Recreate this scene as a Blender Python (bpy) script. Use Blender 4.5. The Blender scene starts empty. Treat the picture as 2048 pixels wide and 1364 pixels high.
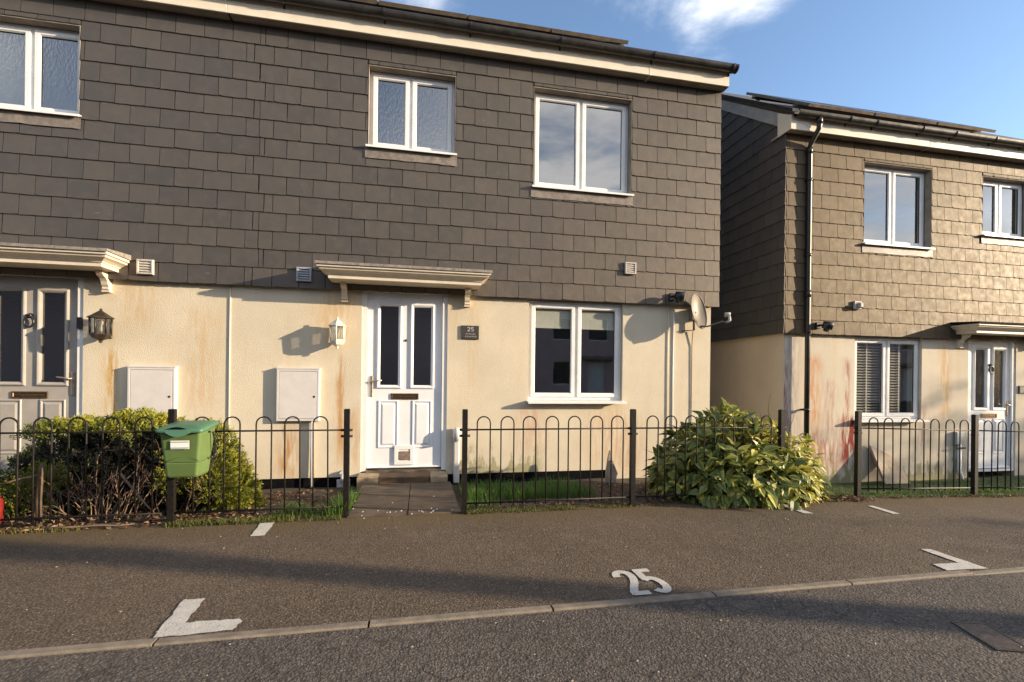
import bpy, math, random
from mathutils import Vector, Matrix, noise as mnoise
random.seed(25)
R = math.radians
scene = bpy.context.scene
col = scene.collection

# ------------------------------------------------------------------ camera
CAM_H = 1.13
yaw, roll = R(11.148), R(0.6505)
fwd = Vector((math.sin(yaw), math.cos(yaw), 0))
rgt0 = Vector((math.cos(yaw), -math.sin(yaw), 0))
upv = Vector((0, 0, 1))
rgt = math.cos(roll) * rgt0 + math.sin(roll) * upv
upp = -math.sin(roll) * rgt0 + math.cos(roll) * upv
cd = bpy.data.cameras.new('camera')
cam = bpy.data.objects.new('camera', cd)
col.objects.link(cam)
M = Matrix.Identity(4)
for i in range(3):
    M[i][0], M[i][1], M[i][2] = rgt[i], upp[i], -fwd[i]
M[2][3] = CAM_H
cam.matrix_world = M
cd.sensor_width = 36
cd.lens = 36 * 940.35 / 2048
cd.shift_y = 77.4 / 2048
cd.clip_start = 0.05
cd.clip_end = 3000
scene.camera = cam

# ------------------------------------------------------------------ light
SUN_EL = 13.0
SUN_AZ = math.atan2(0.943, -0.333)          # clockwise from +Y
w = bpy.data.worlds.new('World')
scene.world = w
w.use_nodes = True
nt = w.node_tree
for n in list(nt.nodes):
    nt.nodes.remove(n)


class NB:
    """tiny node builder"""
    def __init__(s, tree):
        s.t = tree

    def n(s, typ, props=None, **ins):
        nd = s.t.nodes.new(typ)
        for k, v in (props or {}).items():
            setattr(nd, k, v)
        for k, v in ins.items():
            s.put(nd, k, v)
        return nd

    def put(s, nd, k, v):
        key = int(k[1:]) if k[0] == 'i' and k[1:].isdigit() else k.replace('_', ' ')
        sock = nd.inputs[key]
        if hasattr(v, 'is_output'):
            s.t.links.new(v, sock)
        elif hasattr(v, 'outputs'):
            s.t.links.new(v.outputs[0], sock)
        else:
            sock.default_value = v

    def m(s, op, a, b=0.0, c=None, clamp=False):
        nd = s.n('ShaderNodeMath', {'operation': op, 'use_clamp': clamp}, i0=a, i1=b)
        if c is not None:
            s.put(nd, 'i2', c)
        return nd.outputs[0]

    def mix(s, fac, a, b, mode='MIX'):
        nd = s.n('ShaderNodeMix', {'data_type': 'RGBA', 'blend_type': mode})
        s.put(nd, 'i0', fac)
        for i, v in ((6, a), (7, b)):
            if isinstance(v, tuple) and len(v) == 3:
                v = (*v, 1)
            s.put(nd, 'i%d' % i, v)
        return nd.outputs[2]

    def noise(s, vec, scale, detail=3.0, rough=0.55, dist=0.0):
        nd = s.n('ShaderNodeTexNoise', None, Scale=scale, Detail=detail, Roughness=rough, Distortion=dist)
        if vec is not None:
            s.put(nd, 'Vector', vec)
        return nd.outputs[0]

    def ramp(s, v, lo, hi, a=0.0, b=1.0, smooth=True):
        nd = s.n('ShaderNodeMapRange', {'interpolation_type': 'SMOOTHSTEP' if smooth else 'LINEAR', 'clamp': True})
        for k, x in (('i0', v), ('i1', lo), ('i2', hi), ('i3', a), ('i4', b)):
            s.put(nd, k, x)
        return nd.outputs[0]

    def scale(s, vec, sx, sy, sz):
        return s.n('ShaderNodeVectorMath', {'operation': 'MULTIPLY'}, i0=vec, i1=(sx, sy, sz)).outputs[0]


b = NB(nt)
sky = b.n('ShaderNodeTexSky', {'sky_type': 'NISHITA', 'sun_disc': False, 'sun_elevation': R(SUN_EL), 'sun_rotation': SUN_AZ,
                               'air_density': 1.1, 'dust_density': 0.5, 'ozone_density': 1.8, 'altitude': 60})
tc = b.n('ShaderNodeTexCoord')
sep = b.n('ShaderNodeSeparateXYZ', None, i0=tc.outputs['Generated'])
zz = b.m('MAXIMUM', sep.outputs[2], 0.0)
den = b.m('ADD', zz, 0.12)
cxyz = b.n('ShaderNodeCombineXYZ', None, i0=b.m('DIVIDE', sep.outputs[0], den), i1=b.m('DIVIDE', sep.outputs[1], den), i2=0.37)
n1 = b.noise(b.scale(cxyz.outputs[0], 1.0, 1.0, 1.0), 1.55, 9.0, 0.6, 0.35)
# cumulus patch that the photograph shows above the gap
gx = b.m('SUBTRACT', cxyz.outputs[0], 0.0)
px = b.n('ShaderNodeSeparateXYZ', None, i0=cxyz.outputs[0])
CLX, CLY, CLR = 0.650, 0.865, 0.21
dx = b.m('SUBTRACT', px.outputs[0], CLX)
dy = b.m('SUBTRACT', px.outputs[1], CLY)
d2 = b.m('ADD', b.m('MULTIPLY', b.m('MULTIPLY', dx, dx), 0.55), b.m('MULTIPLY', b.m('MULTIPLY', dy, dy), 2.0))
blob = b.m('EXPONENT', b.m('MULTIPLY', d2, -1.0 / (CLR * CLR)))
dens = b.m('ADD', b.m('SUBTRACT', b.m('MULTIPLY', n1, 1.3), 0.19), b.m('MULTIPLY', blob, 0.28))
# broken cumulus field behind the camera (mirrored in the upper panes), thickened to fill the facade's shade
dens = b.m('ADD', dens, b.ramp(sep.outputs[1], 0.20, -0.45, 0.0, 0.24))
cl = b.ramp(dens, 0.56, 0.90)
cl = b.m('MULTIPLY', cl, b.ramp(sep.outputs[2], 0.02, 0.15))
ccol = b.mix(b.ramp(dens, 0.62, 0.9), (3.1, 3.2, 3.4), (4.9, 4.75, 4.65))
skyc = b.mix(1.0, sky.outputs[0], (0.66, 0.675, 0.74), 'MULTIPLY')
fin = b.mix(b.m('MULTIPLY', cl, 0.9), skyc, ccol)
bg = b.n('ShaderNodeBackground', None, Color=fin, Strength=0.15)
out = b.n('ShaderNodeOutputWorld', None, Surface=bg)

sl = bpy.data.lights.new('sun', 'SUN')
sl.energy = 3.8
sl.angle = R(0.5)
sl.color = (1.0, 0.81, 0.57)
so = bpy.data.objects.new('sun', sl)
col.objects.link(so)
sd = Vector((-0.943, 0.333, -math.tan(R(SUN_EL)))).normalized()
so.rotation_euler = sd.to_track_quat('-Z', 'Y').to_euler()
so.location = (30, -12, 12)

vs = scene.view_settings
scene.display_settings.display_device = 'sRGB'
vs.view_transform = 'Standard'
vs.look = 'None'
vs.exposure = 1.45
vs.gamma = 1
vs.use_curve_mapping = False
try:
    scene.cycles.max_bounces = 8
    scene.cycles.transparent_max_bounces = 12
    scene.cycles.use_adaptive_sampling = True
    scene.cycles.caustics_reflective = False
    scene.cycles.caustics_refractive = False
except Exception:
    pass

# ------------------------------------------------------------------ helpers

def tag(o, label=None, cat=None, group=None, kind=None):
    if label: o['label'] = label
    if cat: o['category'] = cat
    if group: o['group'] = group
    if kind: o['kind'] = kind
    return o


def empty(name, loc, label=None, cat=None, group=None):
    o = bpy.data.objects.new(name, None)
    o.empty_display_size = 0.1
    o.location = loc
    col.objects.link(o)
    return tag(o, label, cat, group)


def attach(o, parent):
    """parent keeping world coordinates (roots are never rotated when attached)"""
    o.parent = parent
    p, mw = parent, Vector()
    while p is not None:
        mw = mw + p.location
        p = p.parent if p.parent is None or True else None
    # parents built in world coordinates sit at their own location with an inverse
    o.matrix_parent_inverse = world_of(parent).inverted()
    return o


def world_of(o):
    m = Matrix.LocRotScale(o.location, o.rotation_euler, o.scale)
    if o.parent is None:
        return m
    return world_of(o.parent) @ o.matrix_parent_inverse @ m


def copy_tree(o, parent=None):
    c = o.copy()
    col.objects.link(c)
    if parent is not None:
        c.parent = parent
    for ch in o.children:
        copy_tree(ch, c)
    return c


class MB:
    def __init__(s):
        s.v, s.f, s.sm = [], [], []

    def add(s, vs, fs, smooth=False):
        k = len(s.v)
        s.v += [tuple(p) for p in vs]
        s.f += [tuple(i + k for i in f) for f in fs]
        s.sm += [smooth] * len(fs)
        return s

    def box(s, x0, x1, y0, y1, z0, z1):
        vs = [(x, y, z) for x in (x0, x1) for y in (y0, y1) for z in (z0, z1)]
        return s.add(vs, [(0, 1, 3, 2), (4, 6, 7, 5), (0, 4, 5, 1), (2, 3, 7, 6), (0, 2, 6, 4), (1, 5, 7, 3)])

    def cbox(s, x0, x1, y0, y1, z0, z1, c=0.004):
        """box with chamfered front (min y) edges"""
        vs = [(x0, y1, z0), (x1, y1, z0), (x1, y1, z1), (x0, y1, z1),
              (x0, y0 + c, z0), (x1, y0 + c, z0), (x1, y0 + c, z1), (x0, y0 + c, z1),
              (x0 + c, y0, z0 + c), (x1 - c, y0, z0 + c), (x1 - c, y0, z1 - c), (x0 + c, y0, z1 - c)]
        fs = [(3, 2, 1, 0), (8, 9, 10, 11)]
        for a in range(4):
            d = (a + 1) % 4
            fs.append((a, d, d + 4, a + 4))
            fs.append((a + 4, d + 4, d + 8, a + 8))
        return s.add(vs, fs)

    def tube(s, pts, r, n=8, cap=True, closed=False):
        pts = [Vector(p) for p in pts]
        rs = r if isinstance(r, (list, tuple)) else [r] * len(pts)
        m = len(pts)
        tans = []
        for i in range(m):
            a = pts[i - 1] if (i > 0 or closed) else pts[i]
            c = pts[(i + 1) % m] if (i < m - 1 or closed) else pts[i]
            tans.append((c - a).normalized())
        ref = Vector((0, 0, 1)) if abs(tans[0].z) < 0.9 else Vector((1, 0, 0))
        u = tans[0].cross(ref).normalized()
        rings = []
        for i in range(m):
            t = tans[i]
            u = (u - t * u.dot(t))
            if u.length < 1e-6:
                u = t.orthogonal()
            u.normalize()
            v = t.cross(u)
            rings.append([pts[i] + (u * math.cos(2 * math.pi * k / n) + v * math.sin(2 * math.pi * k / n)) * rs[i] for k in range(n)])
        vs = [p for rg in rings for p in rg]
        fs = []
        for i in range(m if closed else m - 1):
            j = (i + 1) % m
            for k in range(n):
                l = (k + 1) % n
                fs.append((i * n + k, i * n + l, j * n + l, j * n + k))
        k0 = len(s.v)
        s.add(vs, fs, True)
        if cap and not closed:
            s.f += [tuple(k0 + i for i in reversed(range(n))), tuple(k0 + (m - 1) * n + i for i in range(n))]
            s.sm += [False, False]
        return s

    def lathe(s, cx, cy, prof, n=12, a0=0.0, a1=None, smooth=True):
        """prof: list of (r,z) about the vertical axis at cx,cy"""
        full = a1 is None
        a1 = a0 + 2 * math.pi if full else a1
        k = n if full else n + 1
        vs = []
        for r, z in prof:
            for i in range(k):
                a = a0 + (a1 - a0) * i / n
                vs.append((cx + r * math.cos(a), cy + r * math.sin(a), z))
        fs = []
        for j in range(len(prof) - 1):
            for i in range(n):
                l = (i + 1) % k
                fs.append((j * k + i, j * k + l, (j + 1) * k + l, (j + 1) * k + i))
        return s.add(vs, fs, smooth)

    def prism_x(s, poly, x0, x1):
        """polygon of (y,z) extruded along x"""
        n = len(poly)
        vs = [(x0, y, z) for y, z in poly] + [(x1, y, z) for y, z in poly]
        fs = [tuple(reversed(range(n))), tuple(range(n, 2 * n))]
        fs += [(i, (i + 1) % n, (i + 1) % n + n, i + n) for i in range(n)]
        return s.add(vs, fs)

    def prism_z(s, poly, z0, z1):
        n = len(poly)
        vs = [(x, y, z0) for x, y in poly] + [(x, y, z1) for x, y in poly]
        fs = [tuple(reversed(range(n))), tuple(range(n, 2 * n))]
        fs += [(i, (i + 1) % n, (i + 1) % n + n, i + n) for i in range(n)]
        return s.add(vs, fs)

    def prism_y(s, poly, y0, y1):
        n = len(poly)
        vs = [(x, y0, z) for x, z in poly] + [(x, y1, z) for x, z in poly]
        fs = [tuple(range(n)), tuple(reversed(range(n, 2 * n)))]
        fs += [(i, i + n, (i + 1) % n + n, (i + 1) % n) for i in range(n)]
        return s.add(vs, fs)

    def ring(s, x0, x1, z0, z1, prof):
        """mitred rectangular frame in the xz plane; prof = closed list of (inset, y)"""
        k = len(prof)
        vs = []
        for cx_, cz_, sx, sz in ((x0, z0, 1, 1), (x1, z0, -1, 1), (x1, z1, -1, -1), (x0, z1, 1, -1)):
            for ins, y in prof:
                vs.append((cx_ + sx * ins, y, cz_ + sz * ins))
        fs = []
        for c in range(4):
            d = (c + 1) % 4
            for i in range(k):
                j = (i + 1) % k
                fs.append((c * k + i, d * k + i, d * k + j, c * k + j))
        return s.add(vs, fs)

    def build(s, name, mat=None, parent=None, world=True):
        me = bpy.data.meshes.new(name)
        me.from_pydata(s.v, [], s.f)
        if mat: me.materials.append(mat)
        me.polygons.foreach_set('use_smooth', s.sm)
        me.update()
        if name != 'pane': fix_normals(me)
        o = bpy.data.objects.new(name, me)
        col.objects.link(o)
        if parent is not None:
            if world: attach(o, parent)
            else: o.parent = parent
        return o


def fix_normals(me):
    import bmesh
    bm = bmesh.new()
    bm.from_mesh(me)
    bmesh.ops.recalc_face_normals(bm, faces=bm.faces)
    bm.to_mesh(me)
    bm.free()


def wall_grid(mb, x0, x1, z0, z1, yf, yb, holes):
    """wall slab with rectangular openings and their reveals"""
    xs = sorted({x0, x1} | {min(max(h[i], x0), x1) for h in holes for i in (0, 1)})
    zs = sorted({z0, z1} | {min(max(h[i], z0), z1) for h in holes for i in (2, 3)})
    def solid(i, j):
        if i < 0 or j < 0 or i >= len(xs) - 1 or j >= len(zs) - 1: return False
        cx_, cz_ = (xs[i] + xs[i + 1]) / 2, (zs[j] + zs[j + 1]) / 2
        return not any(h[0] < cx_ < h[1] and h[2] < cz_ < h[3] for h in holes)
    for i in range(len(xs) - 1):
        for j in range(len(zs) - 1):
            if not solid(i, j): continue
            a, c, e, g = xs[i], xs[i + 1], zs[j], zs[j + 1]
            mb.add([(a, yf, e), (c, yf, e), (c, yf, g), (a, yf, g)], [(0, 1, 2, 3)])
            mb.add([(a, yb, e), (c, yb, e), (c, yb, g), (a, yb, g)], [(3, 2, 1, 0)])
            for (di, dj, p, q) in ((-1, 0, (a, e), (a, g)), (1, 0, (c, e), (c, g)), (0, -1, (a, e), (c, e)), (0, 1, (a, g), (c, g))):
                if not solid(i + di, j + dj):
                    mb.add([(p[0], yf, p[1]), (q[0], yf, q[1]), (q[0], yb, q[1]), (p[0], yb, p[1])], [(0, 1, 2, 3)])
    return mb


# ------------------------------------------------------------------ materials
def new_mat(name):
    m = bpy.data.materials.new(name)
    m.use_nodes = True
    t = m.node_tree
    for n in list(t.nodes): t.nodes.remove(n)
    nb = NB(t)
    o = nb.n('ShaderNodeOutputMaterial')
    p = nb.n('ShaderNodeBsdfPrincipled')
    t.links.new(p.outputs[0], o.inputs[0])
    pos = nb.n('ShaderNodeNewGeometry').outputs['Position']
    return m, nb, p, pos


def bump(nb, p, h, strength=0.3, dist=0.01):
    bn = nb.n('ShaderNodeBump', None, Strength=strength, Distance=dist, Height=h)
    nb.put(p, 'Normal', bn)


def simple(name, c, rough=0.5, var=0.12, scale=25.0, bmp=0.0, bscale=200.0, metal=0.0, spec=0.5, dirt=None, obj=False):
    m, nb, p, pos = new_mat(name)
    if obj:
        pos = nb.n('ShaderNodeTexCoord').outputs['Object']
    n = nb.noise(pos, scale, 5.0, 0.6)
    lo = tuple(x * (1 - var) for x in c)
    hi = tuple(min(1, x * (1 + var)) for x in c)
    cc = nb.mix(nb.ramp(n, 0.3, 0.7), lo, hi)
    if dirt:
        d = nb.noise(pos, dirt[1], 6.0, 0.65)
        cc = nb.mix(nb.m('MULTIPLY', nb.ramp(d, dirt[2], dirt[2] + 0.2), dirt[3]), cc, dirt[0])
    nb.put(p, 'Base Color', cc)
    nb.put(p, 'Roughness', nb.ramp(n, 0.2, 0.8, rough * 0.85, min(1, rough * 1.15)))
    nb.put(p, 'Metallic', metal)
    nb.put(p, 'Specular IOR Level', spec)
    if bmp: bump(nb, p, nb.noise(pos, bscale, 3.0), bmp, 0.004)
    return m


def slate_mat(name='slate', ca=(0.044, 0.043, 0.043), cb=(0.061, 0.056, 0.053), cw=(0.100, 0.085, 0.075), r0=0.45, r1=0.57, sp=0.85, tn=(1.0, 0.80, 0.60, 1.0)):
    m, nb, p, pos = new_mat(name)
    rnd = nb.n('ShaderNodeObjectInfo').outputs['Random']
    shift = nb.n('ShaderNodeVectorMath', {'operation': 'ADD'}, i0=pos, i1=nb.n('ShaderNodeCombineXYZ', None, i0=nb.m('MULTIPLY', rnd, 37.0), i1=0.0, i2=nb.m('MULTIPLY', rnd, 91.0)).outputs[0]).outputs[0]
    n = nb.noise(shift, 9.0, 6.0, 0.6)
    f = nb.noise(shift, 60.0, 6.0, 0.7)
    c0 = nb.mix(rnd, ca, cb)
    r2 = nb.m('FRACT', nb.m('MULTIPLY', rnd, 7.31))
    c0 = nb.mix(nb.ramp(r2, 0.62, 1.0, 0, 0.35), c0, tuple(x * 0.9 for x in cw))
    c1 = nb.mix(nb.ramp(n, 0.42, 0.8, 0, 0.4), c0, cw)
    c1 = nb.mix(nb.ramp(f, 0.30, 0.50, 0.42, 0.0), c1, (0.035, 0.033, 0.032))
    # thin pale scratches and lime marks
    sc = nb.noise(nb.scale(shift, 7.0, 7.0, 26.0), 1.4, 4.0, 0.6, 1.2)
    c1 = nb.mix(nb.ramp(sc, 0.69, 0.78, 0, 0.45), c1, (0.32, 0.28, 0.23))
    nb.put(p, 'Base Color', c1)
    nb.put(p, 'Roughness', nb.ramp(n, 0.25, 0.75, r0, r1))
    nb.put(p, 'Specular IOR Level', sp)
    nb.put(p, 'Specular Tint', tn)
    hgt = nb.m('ADD', nb.m('MULTIPLY', nb.noise(shift, 14.0, 4.0), 1.0), nb.m('MULTIPLY', f, 0.35))
    bump(nb, p, hgt, 0.35, 0.006)
    return m


def render_mat(name, stains, base=(0.585, 0.518, 0.400), algae=None, zb=0.0, chips=None):
    """rough-cast cream render with weather stains; stains: (x, ztop, zbot, width, colour, amount)"""
    m, nb, p, pos = new_mat(name)
    s = nb.n('ShaderNodeSeparateXYZ', None, i0=pos)
    X, Z = s.outputs[0], s.outputs[2]
    big = nb.noise(pos, 1.7, 5.0, 0.6)
    mid = nb.noise(pos, 7.0, 5.0, 0.65)
    streak = nb.noise(nb.scale(pos, 9.0, 9.0, 0.9), 1.0, 4.0, 0.6)
    c = nb.mix(nb.ramp(big, 0.3, 0.7), tuple(x * 0.93 for x in base), tuple(x * 1.06 for x in base))
    c = nb.mix(nb.ramp(streak, 0.5, 0.78, 0, 0.32), c, (0.56, 0.40, 0.22))
    c = nb.mix(nb.ramp(mid, 0.55, 0.8, 0, 0.25), c, (0.50, 0.42, 0.33))
    ragged = nb.noise(nb.scale(pos, 22.0, 22.0, 3.0), 1.0, 4.0, 0.65)
    for (x, zt, zbm, wd, cc, amt) in stains:
        d = nb.m('DIVIDE', nb.m('SUBTRACT', X, x), wd)
        d = nb.m('ADD', d, nb.m('MULTIPLY', nb.m('SUBTRACT', mid, 0.5), 1.2))
        g = nb.m('EXPONENT', nb.m('MULTIPLY', nb.m('MULTIPLY', d, d), -1.0))
        g = nb.m('MULTIPLY', g, nb.ramp(Z, zbm - 0.08, zbm + 0.3 * (zt - zbm)))
        g = nb.m('MULTIPLY', g, nb.ramp(Z, zt - 0.12, zt + 0.05, 1.0, 0.0))
        g = nb.m('MULTIPLY', nb.m('MULTIPLY', g, nb.ramp(ragged, 0.34, 0.62)), amt, clamp=True)
        c = nb.mix(g, c, cc)
    if algae:
        for (x0, x1, h, amt, cc) in algae:
            an = nb.noise(nb.scale(pos, 6.0, 6.0, 2.2), 1.6, 5.0, 0.65)
            top = nb.m('ADD', zb, nb.m('MULTIPLY', nb.ramp(an, 0.3, 0.75), h))
            g = nb.ramp(nb.m('SUBTRACT', top, Z), -0.05, 0.16)
            g = nb.m('MULTIPLY', g, nb.ramp(X, x0, x0 + 0.25))
            g = nb.m('MULTIPLY', g, nb.ramp(X, x1 - 0.25, x1, 1.0, 0.0))
            c = nb.mix(nb.m('MULTIPLY', g, amt), c, cc)
    nb.put(p, 'Base Color', c)
    nb.put(p, 'Roughness', 0.9)
    nb.put(p, 'Specular IOR Level', 0.15)
    g1 = nb.noise(pos, 105.0, 4.0, 0.65)
    vor = nb.n('ShaderNodeTexVoronoi', None, Vector=pos, Scale=130.0).outputs[0]
    h = nb.m('ADD', g1, nb.m('MULTIPLY', vor, -0.5))
    bump(nb, p, h, 0.40, 0.007)
    return m


def asphalt_mat(name, base, moss=False):
    m, nb, p, pos = new_mat(name)
    s = nb.n('ShaderNodeSeparateXYZ', None, i0=pos)
    big = nb.noise(pos, 0.9, 5.0, 0.6)
    mid = nb.noise(pos, 34.0, 5.0, 0.65)
    pat = nb.noise(pos, 4.5, 6.0, 0.7, 0.4)
    vo = nb.n('ShaderNodeTexVoronoi', None, Vector=pos, Scale=88.0)
    vo2 = nb.n('ShaderNodeTexVoronoi', None, Vector=pos, Scale=190.0)
    sepc = nb.n('ShaderNodeSeparateColor', None, i0=vo.outputs['Color'])
    sepc2 = nb.n('ShaderNodeSeparateColor', None, i0=vo2.outputs['Color'])
    c = nb.mix(nb.ramp(big, 0.3, 0.7), tuple(x * 0.86 for x in base), tuple(x * 1.14 for x in base))
    c = nb.mix(nb.ramp(sepc.outputs[0], 0.45, 1.0, 0, 0.5), c, tuple(x * 1.8 for x in base))
    c = nb.mix(nb.ramp(sepc2.outputs[1], 0.95, 0.99, 0, 0.7), c, (0.34, 0.31, 0.27))
    c = nb.mix(nb.ramp(vo.outputs[0], 0.34, 0.66, 0, 0.6), c, tuple(x * 0.40 for x in base))
    c = nb.mix(nb.ramp(mid, 0.52, 0.75, 0, 0.5), c, tuple(x * 0.55 for x in base))
    c = nb.mix(nb.ramp(pat, 0.50, 0.75, 0, 0.45), c, tuple(x * 1.45 for x in base))
    c = nb.mix(nb.ramp(pat, 0.22, 0.42, 0.45, 0), c, tuple(x * 0.55 for x in base))
    if not moss:
        wob = nb.n('ShaderNodeVectorMath', {'operation': 'ADD'}, i0=pos, i1=nb.n('ShaderNodeVectorMath', {'operation': 'SCALE'}, i0=nb.n('ShaderNodeTexNoise', None, Vector=pos, Scale=9.0, Detail=3.0).outputs[1], Scale=0.10).outputs[0]).outputs[0]
        ck = nb.n('ShaderNodeTexVoronoi', {'feature': 'DISTANCE_TO_EDGE'}, Vector=wob, Scale=8.5).outputs[0]
        cm = nb.m('MULTIPLY', nb.ramp(ck, 0.01, 0.07, 0.7, 0.0), nb.ramp(pat, 0.42, 0.6))
        c = nb.mix(cm, c, tuple(x * 0.35 for x in base))
    oil = nb.noise(pos, 1.6, 3.0, 0.5)
    c = nb.mix(nb.ramp(oil, 0.60, 0.76, 0, 0.4), c, tuple(x * 0.5 for x in base))
    if moss:
        e = nb.m('ADD', s.outputs[1], nb.m('MULTIPLY', nb.noise(pos, 3.5, 5.0, 0.65), 0.7))
        c = nb.mix(nb.ramp(e, 3.75, 4.3, 0, 0.7), c, (0.110, 0.078, 0.036))
    nb.put(p, 'Base Color', c)
    nb.put(p, 'Roughness', 0.88)
    nb.put(p, 'Specular IOR Level', 0.22)
    h = nb.m('SUBTRACT', nb.m('MULTIPLY', mid, 0.9), vo.outputs[0])
    h = nb.m('SUBTRACT', h, nb.m('MULTIPLY', vo2.outputs[0], 0.4))
    bump(nb, p, nb.m('ADD', h, nb.m('MULTIPLY', pat, 2.2)), 0.42, 0.008)
    return m


def glass_mat(name, frosted=0.0, tint=(0.88, 0.9, 0.88), ior=2.6, streak=False, rough=0.0, tl=0.45):
    m = bpy.data.materials.new(name)
    m.use_nodes = True
    t = m.node_tree
    for n in list(t.nodes): t.nodes.remove(n)
    nb = NB(t)
    o = nb.n('ShaderNodeOutputMaterial')
    pos = nb.n('ShaderNodeNewGeometry').outputs['Position']
    gl = nb.n('ShaderNodeBsdfGlossy', None, Color=(1, 1, 1, 1), Roughness=max(rough, 0.01))
    if frosted:
        v = nb.scale(pos, 1.0, 1.0, 0.45) if streak else pos
        bn = nb.n('ShaderNodeBump', None, Strength=frosted, Distance=0.004, Height=nb.noise(v, 55.0, 3.0))
        t.links.new(bn.outputs[0], gl.inputs['Normal'])
        tr = nb.n('ShaderNodeBsdfTranslucent', None, Color=(0.52, 0.57, 0.62, 1))
        tp = nb.n('ShaderNodeBsdfTransparent', None, Color=(*tint, 1))
        bs = nb.n('ShaderNodeMixShader', None, i0=tl, i1=tp, i2=tr)
    else:
        # old panes are never quite flat
        bn = nb.n('ShaderNodeBump', None, Strength=0.035, Distance=0.01, Height=nb.noise(pos, 3.0, 2.0))
        t.links.new(bn.outputs[0], gl.inputs['Normal'])
        bs = nb.n('ShaderNodeBsdfTransparent', None, Color=(*tint, 1))
    f0 = ((ior - 1) / (ior + 1)) ** 2
    fc = nb.n('ShaderNodeLayerWeight', None, Blend=0.5).outputs['Facing']
    fr = nb.m('ADD', f0, nb.m('MULTIPLY', nb.m('POWER', fc, 5.0), 1 - f0))
    mx = nb.n('ShaderNodeMixShader', None, i0=fr, i1=bs, i2=gl)
    t.links.new(mx.outputs[0], o.inputs[0])
    return m


def leaf_mat(name, rough=0.45, trans=0.25, objvar=0.0):
    m = bpy.data.materials.new(name)
    m.use_nodes = True
    t = m.node_tree
    for n in list(t.nodes): t.nodes.remove(n)
    nb = NB(t)
    o = nb.n('ShaderNodeOutputMaterial')
    at = nb.n('ShaderNodeAttribute', {'attribute_name': 'tint'}).outputs[0]
    pos = nb.n('ShaderNodeNewGeometry').outputs['Position']
    c = at
    if objvar:
        rnd = nb.n('ShaderNodeObjectInfo').outputs['Random']
        k = nb.ramp(rnd, 0, 1, 1 - objvar, 1 + objvar, False)
        c = nb.n('ShaderNodeVectorMath', {'operation': 'SCALE'}, i0=at, Scale=k).outputs[0]
        spk = nb.noise(pos, 95.0, 3.0, 0.6)
        c = nb.mix(nb.ramp(spk, 0.56, 0.64, 0, 0.55), c, (0.30, 0.29, 0.07))
    p = nb.n('ShaderNodeBsdfPrincipled', None, Base_Color=c, Roughness=rough)
    tr = nb.n('ShaderNodeBsdfTranslucent', None, Color=c)
    mx = nb.n('ShaderNodeMixShader', None, i0=trans, i1=p, i2=tr)
    t.links.new(mx.outputs[0], o.inputs[0])
    return m


RUST = (0.42, 0.20, 0.055)
RED = (0.30, 0.085, 0.060)
GREY = (0.30, 0.27, 0.25)
MOSS = (0.17, 0.165, 0.05)
M_SLATE = slate_mat()
M_SLATE_R = slate_mat('slate_brown', (0.056, 0.043, 0.031), (0.090, 0.066, 0.041), (0.112, 0.081, 0.048), 0.55, 0.67, 0.36, (1.0, 0.76, 0.48, 1.0))
M_BACK = simple('slate_backing', (0.014, 0.013, 0.012), 0.95, spec=0.1)
M_REVEAL = simple('reveal_board', (0.24, 0.205, 0.17), 0.8, 0.2, 8, 0.3, 60)
M_WALL_C = render_mat('render_centre', [(-0.87, 1.40, 0.1, 0.05, RUST, 0.8), (-1.42, 0.62, -0.05, 0.10, RUST, 0.85), (-0.95, 2.1, 1.5, 0.22, (0.50, 0.31, 0.13), 0.6),
                                        (0.62, 2.1, 0.9, 0.10, (0.52, 0.36, 0.2), 0.4), (1.35, 0.82, 0.2, 0.20, (0.48, 0.24, 0.14), 0.5), (2.35, 0.82, 0.1, 0.30, (0.50, 0.27, 0.14), 0.45),
                                        (2.6, 0.7, -0.1, 0.25, (0.46, 0.25, 0.13), 0.5), (-0.75, 0.8, 0.0, 0.12, (0.48, 0.26, 0.11), 0.6)],
                      algae=[(0.3, 1.6, 0.46, 0.6, MOSS)], zb=-0.02)
M_WALL_L = render_mat('render_left', [(-3.14, 1.42, 0.2, 0.06, (0.46, 0.26, 0.05), 0.9), (-2.9, 2.15, 1.6, 0.2, (0.50, 0.32, 0.15), 0.5), (-2.3, 1.9, 0.6, 0.16, (0.52, 0.33, 0.16), 0.5)], zb=0.0)
M_WALL_R = render_mat('render_right', [(5.22, 1.85, -0.2, 0.13, (0.30, 0.25, 0.26), 0.9), (5.12, 1.5, 0.1, 0.07, RED, 0.8), (5.62, 1.55, 0.3, 0.12, (0.50, 0.22, 0.09), 0.8), (5.9, 1.2, 0.2, 0.10, RED, 0.5),
                                       (6.18, 1.5, 0.25, 0.06, RED, 0.9), (6.24, 0.66, -0.15, 0.15, (0.24, 0.045, 0.035), 1.7), (5.85, 0.35, -0.2, 0.22, (0.32, 0.14, 0.11), 0.9), (5.65, 0.5, -0.15, 0.12, RED, 0.6),
                                       (8.0, 1.75, 0.4, 0.10, (0.52, 0.32, 0.13), 0.8), (7.57, 0.9, 0.0, 0.06, RED, 0.6), (7.6, 0.7, 0.0, 0.4, GREY, 0.4)],
                       base=(0.575, 0.510, 0.410), algae=[(5.6, 6.6, 0.55, 0.75, MOSS), (7.0, 8.5, 0.5, 0.65, MOSS)], zb=-0.30)
M_WALL_G = render_mat('render_gable', [], base=(0.56, 0.47, 0.36))
M_UPVC = simple('white_upvc', (0.74, 0.73, 0.71), 0.32, 0.04, 6, dirt=((0.55, 0.48, 0.38), 30.0, 0.56, 0.35))
M_UPVC_D = simple('white_door_skin', (0.73, 0.735, 0.75), 0.38, 0.03, 6, dirt=((0.55, 0.50, 0.42), 18.0, 0.60, 0.3))
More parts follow.
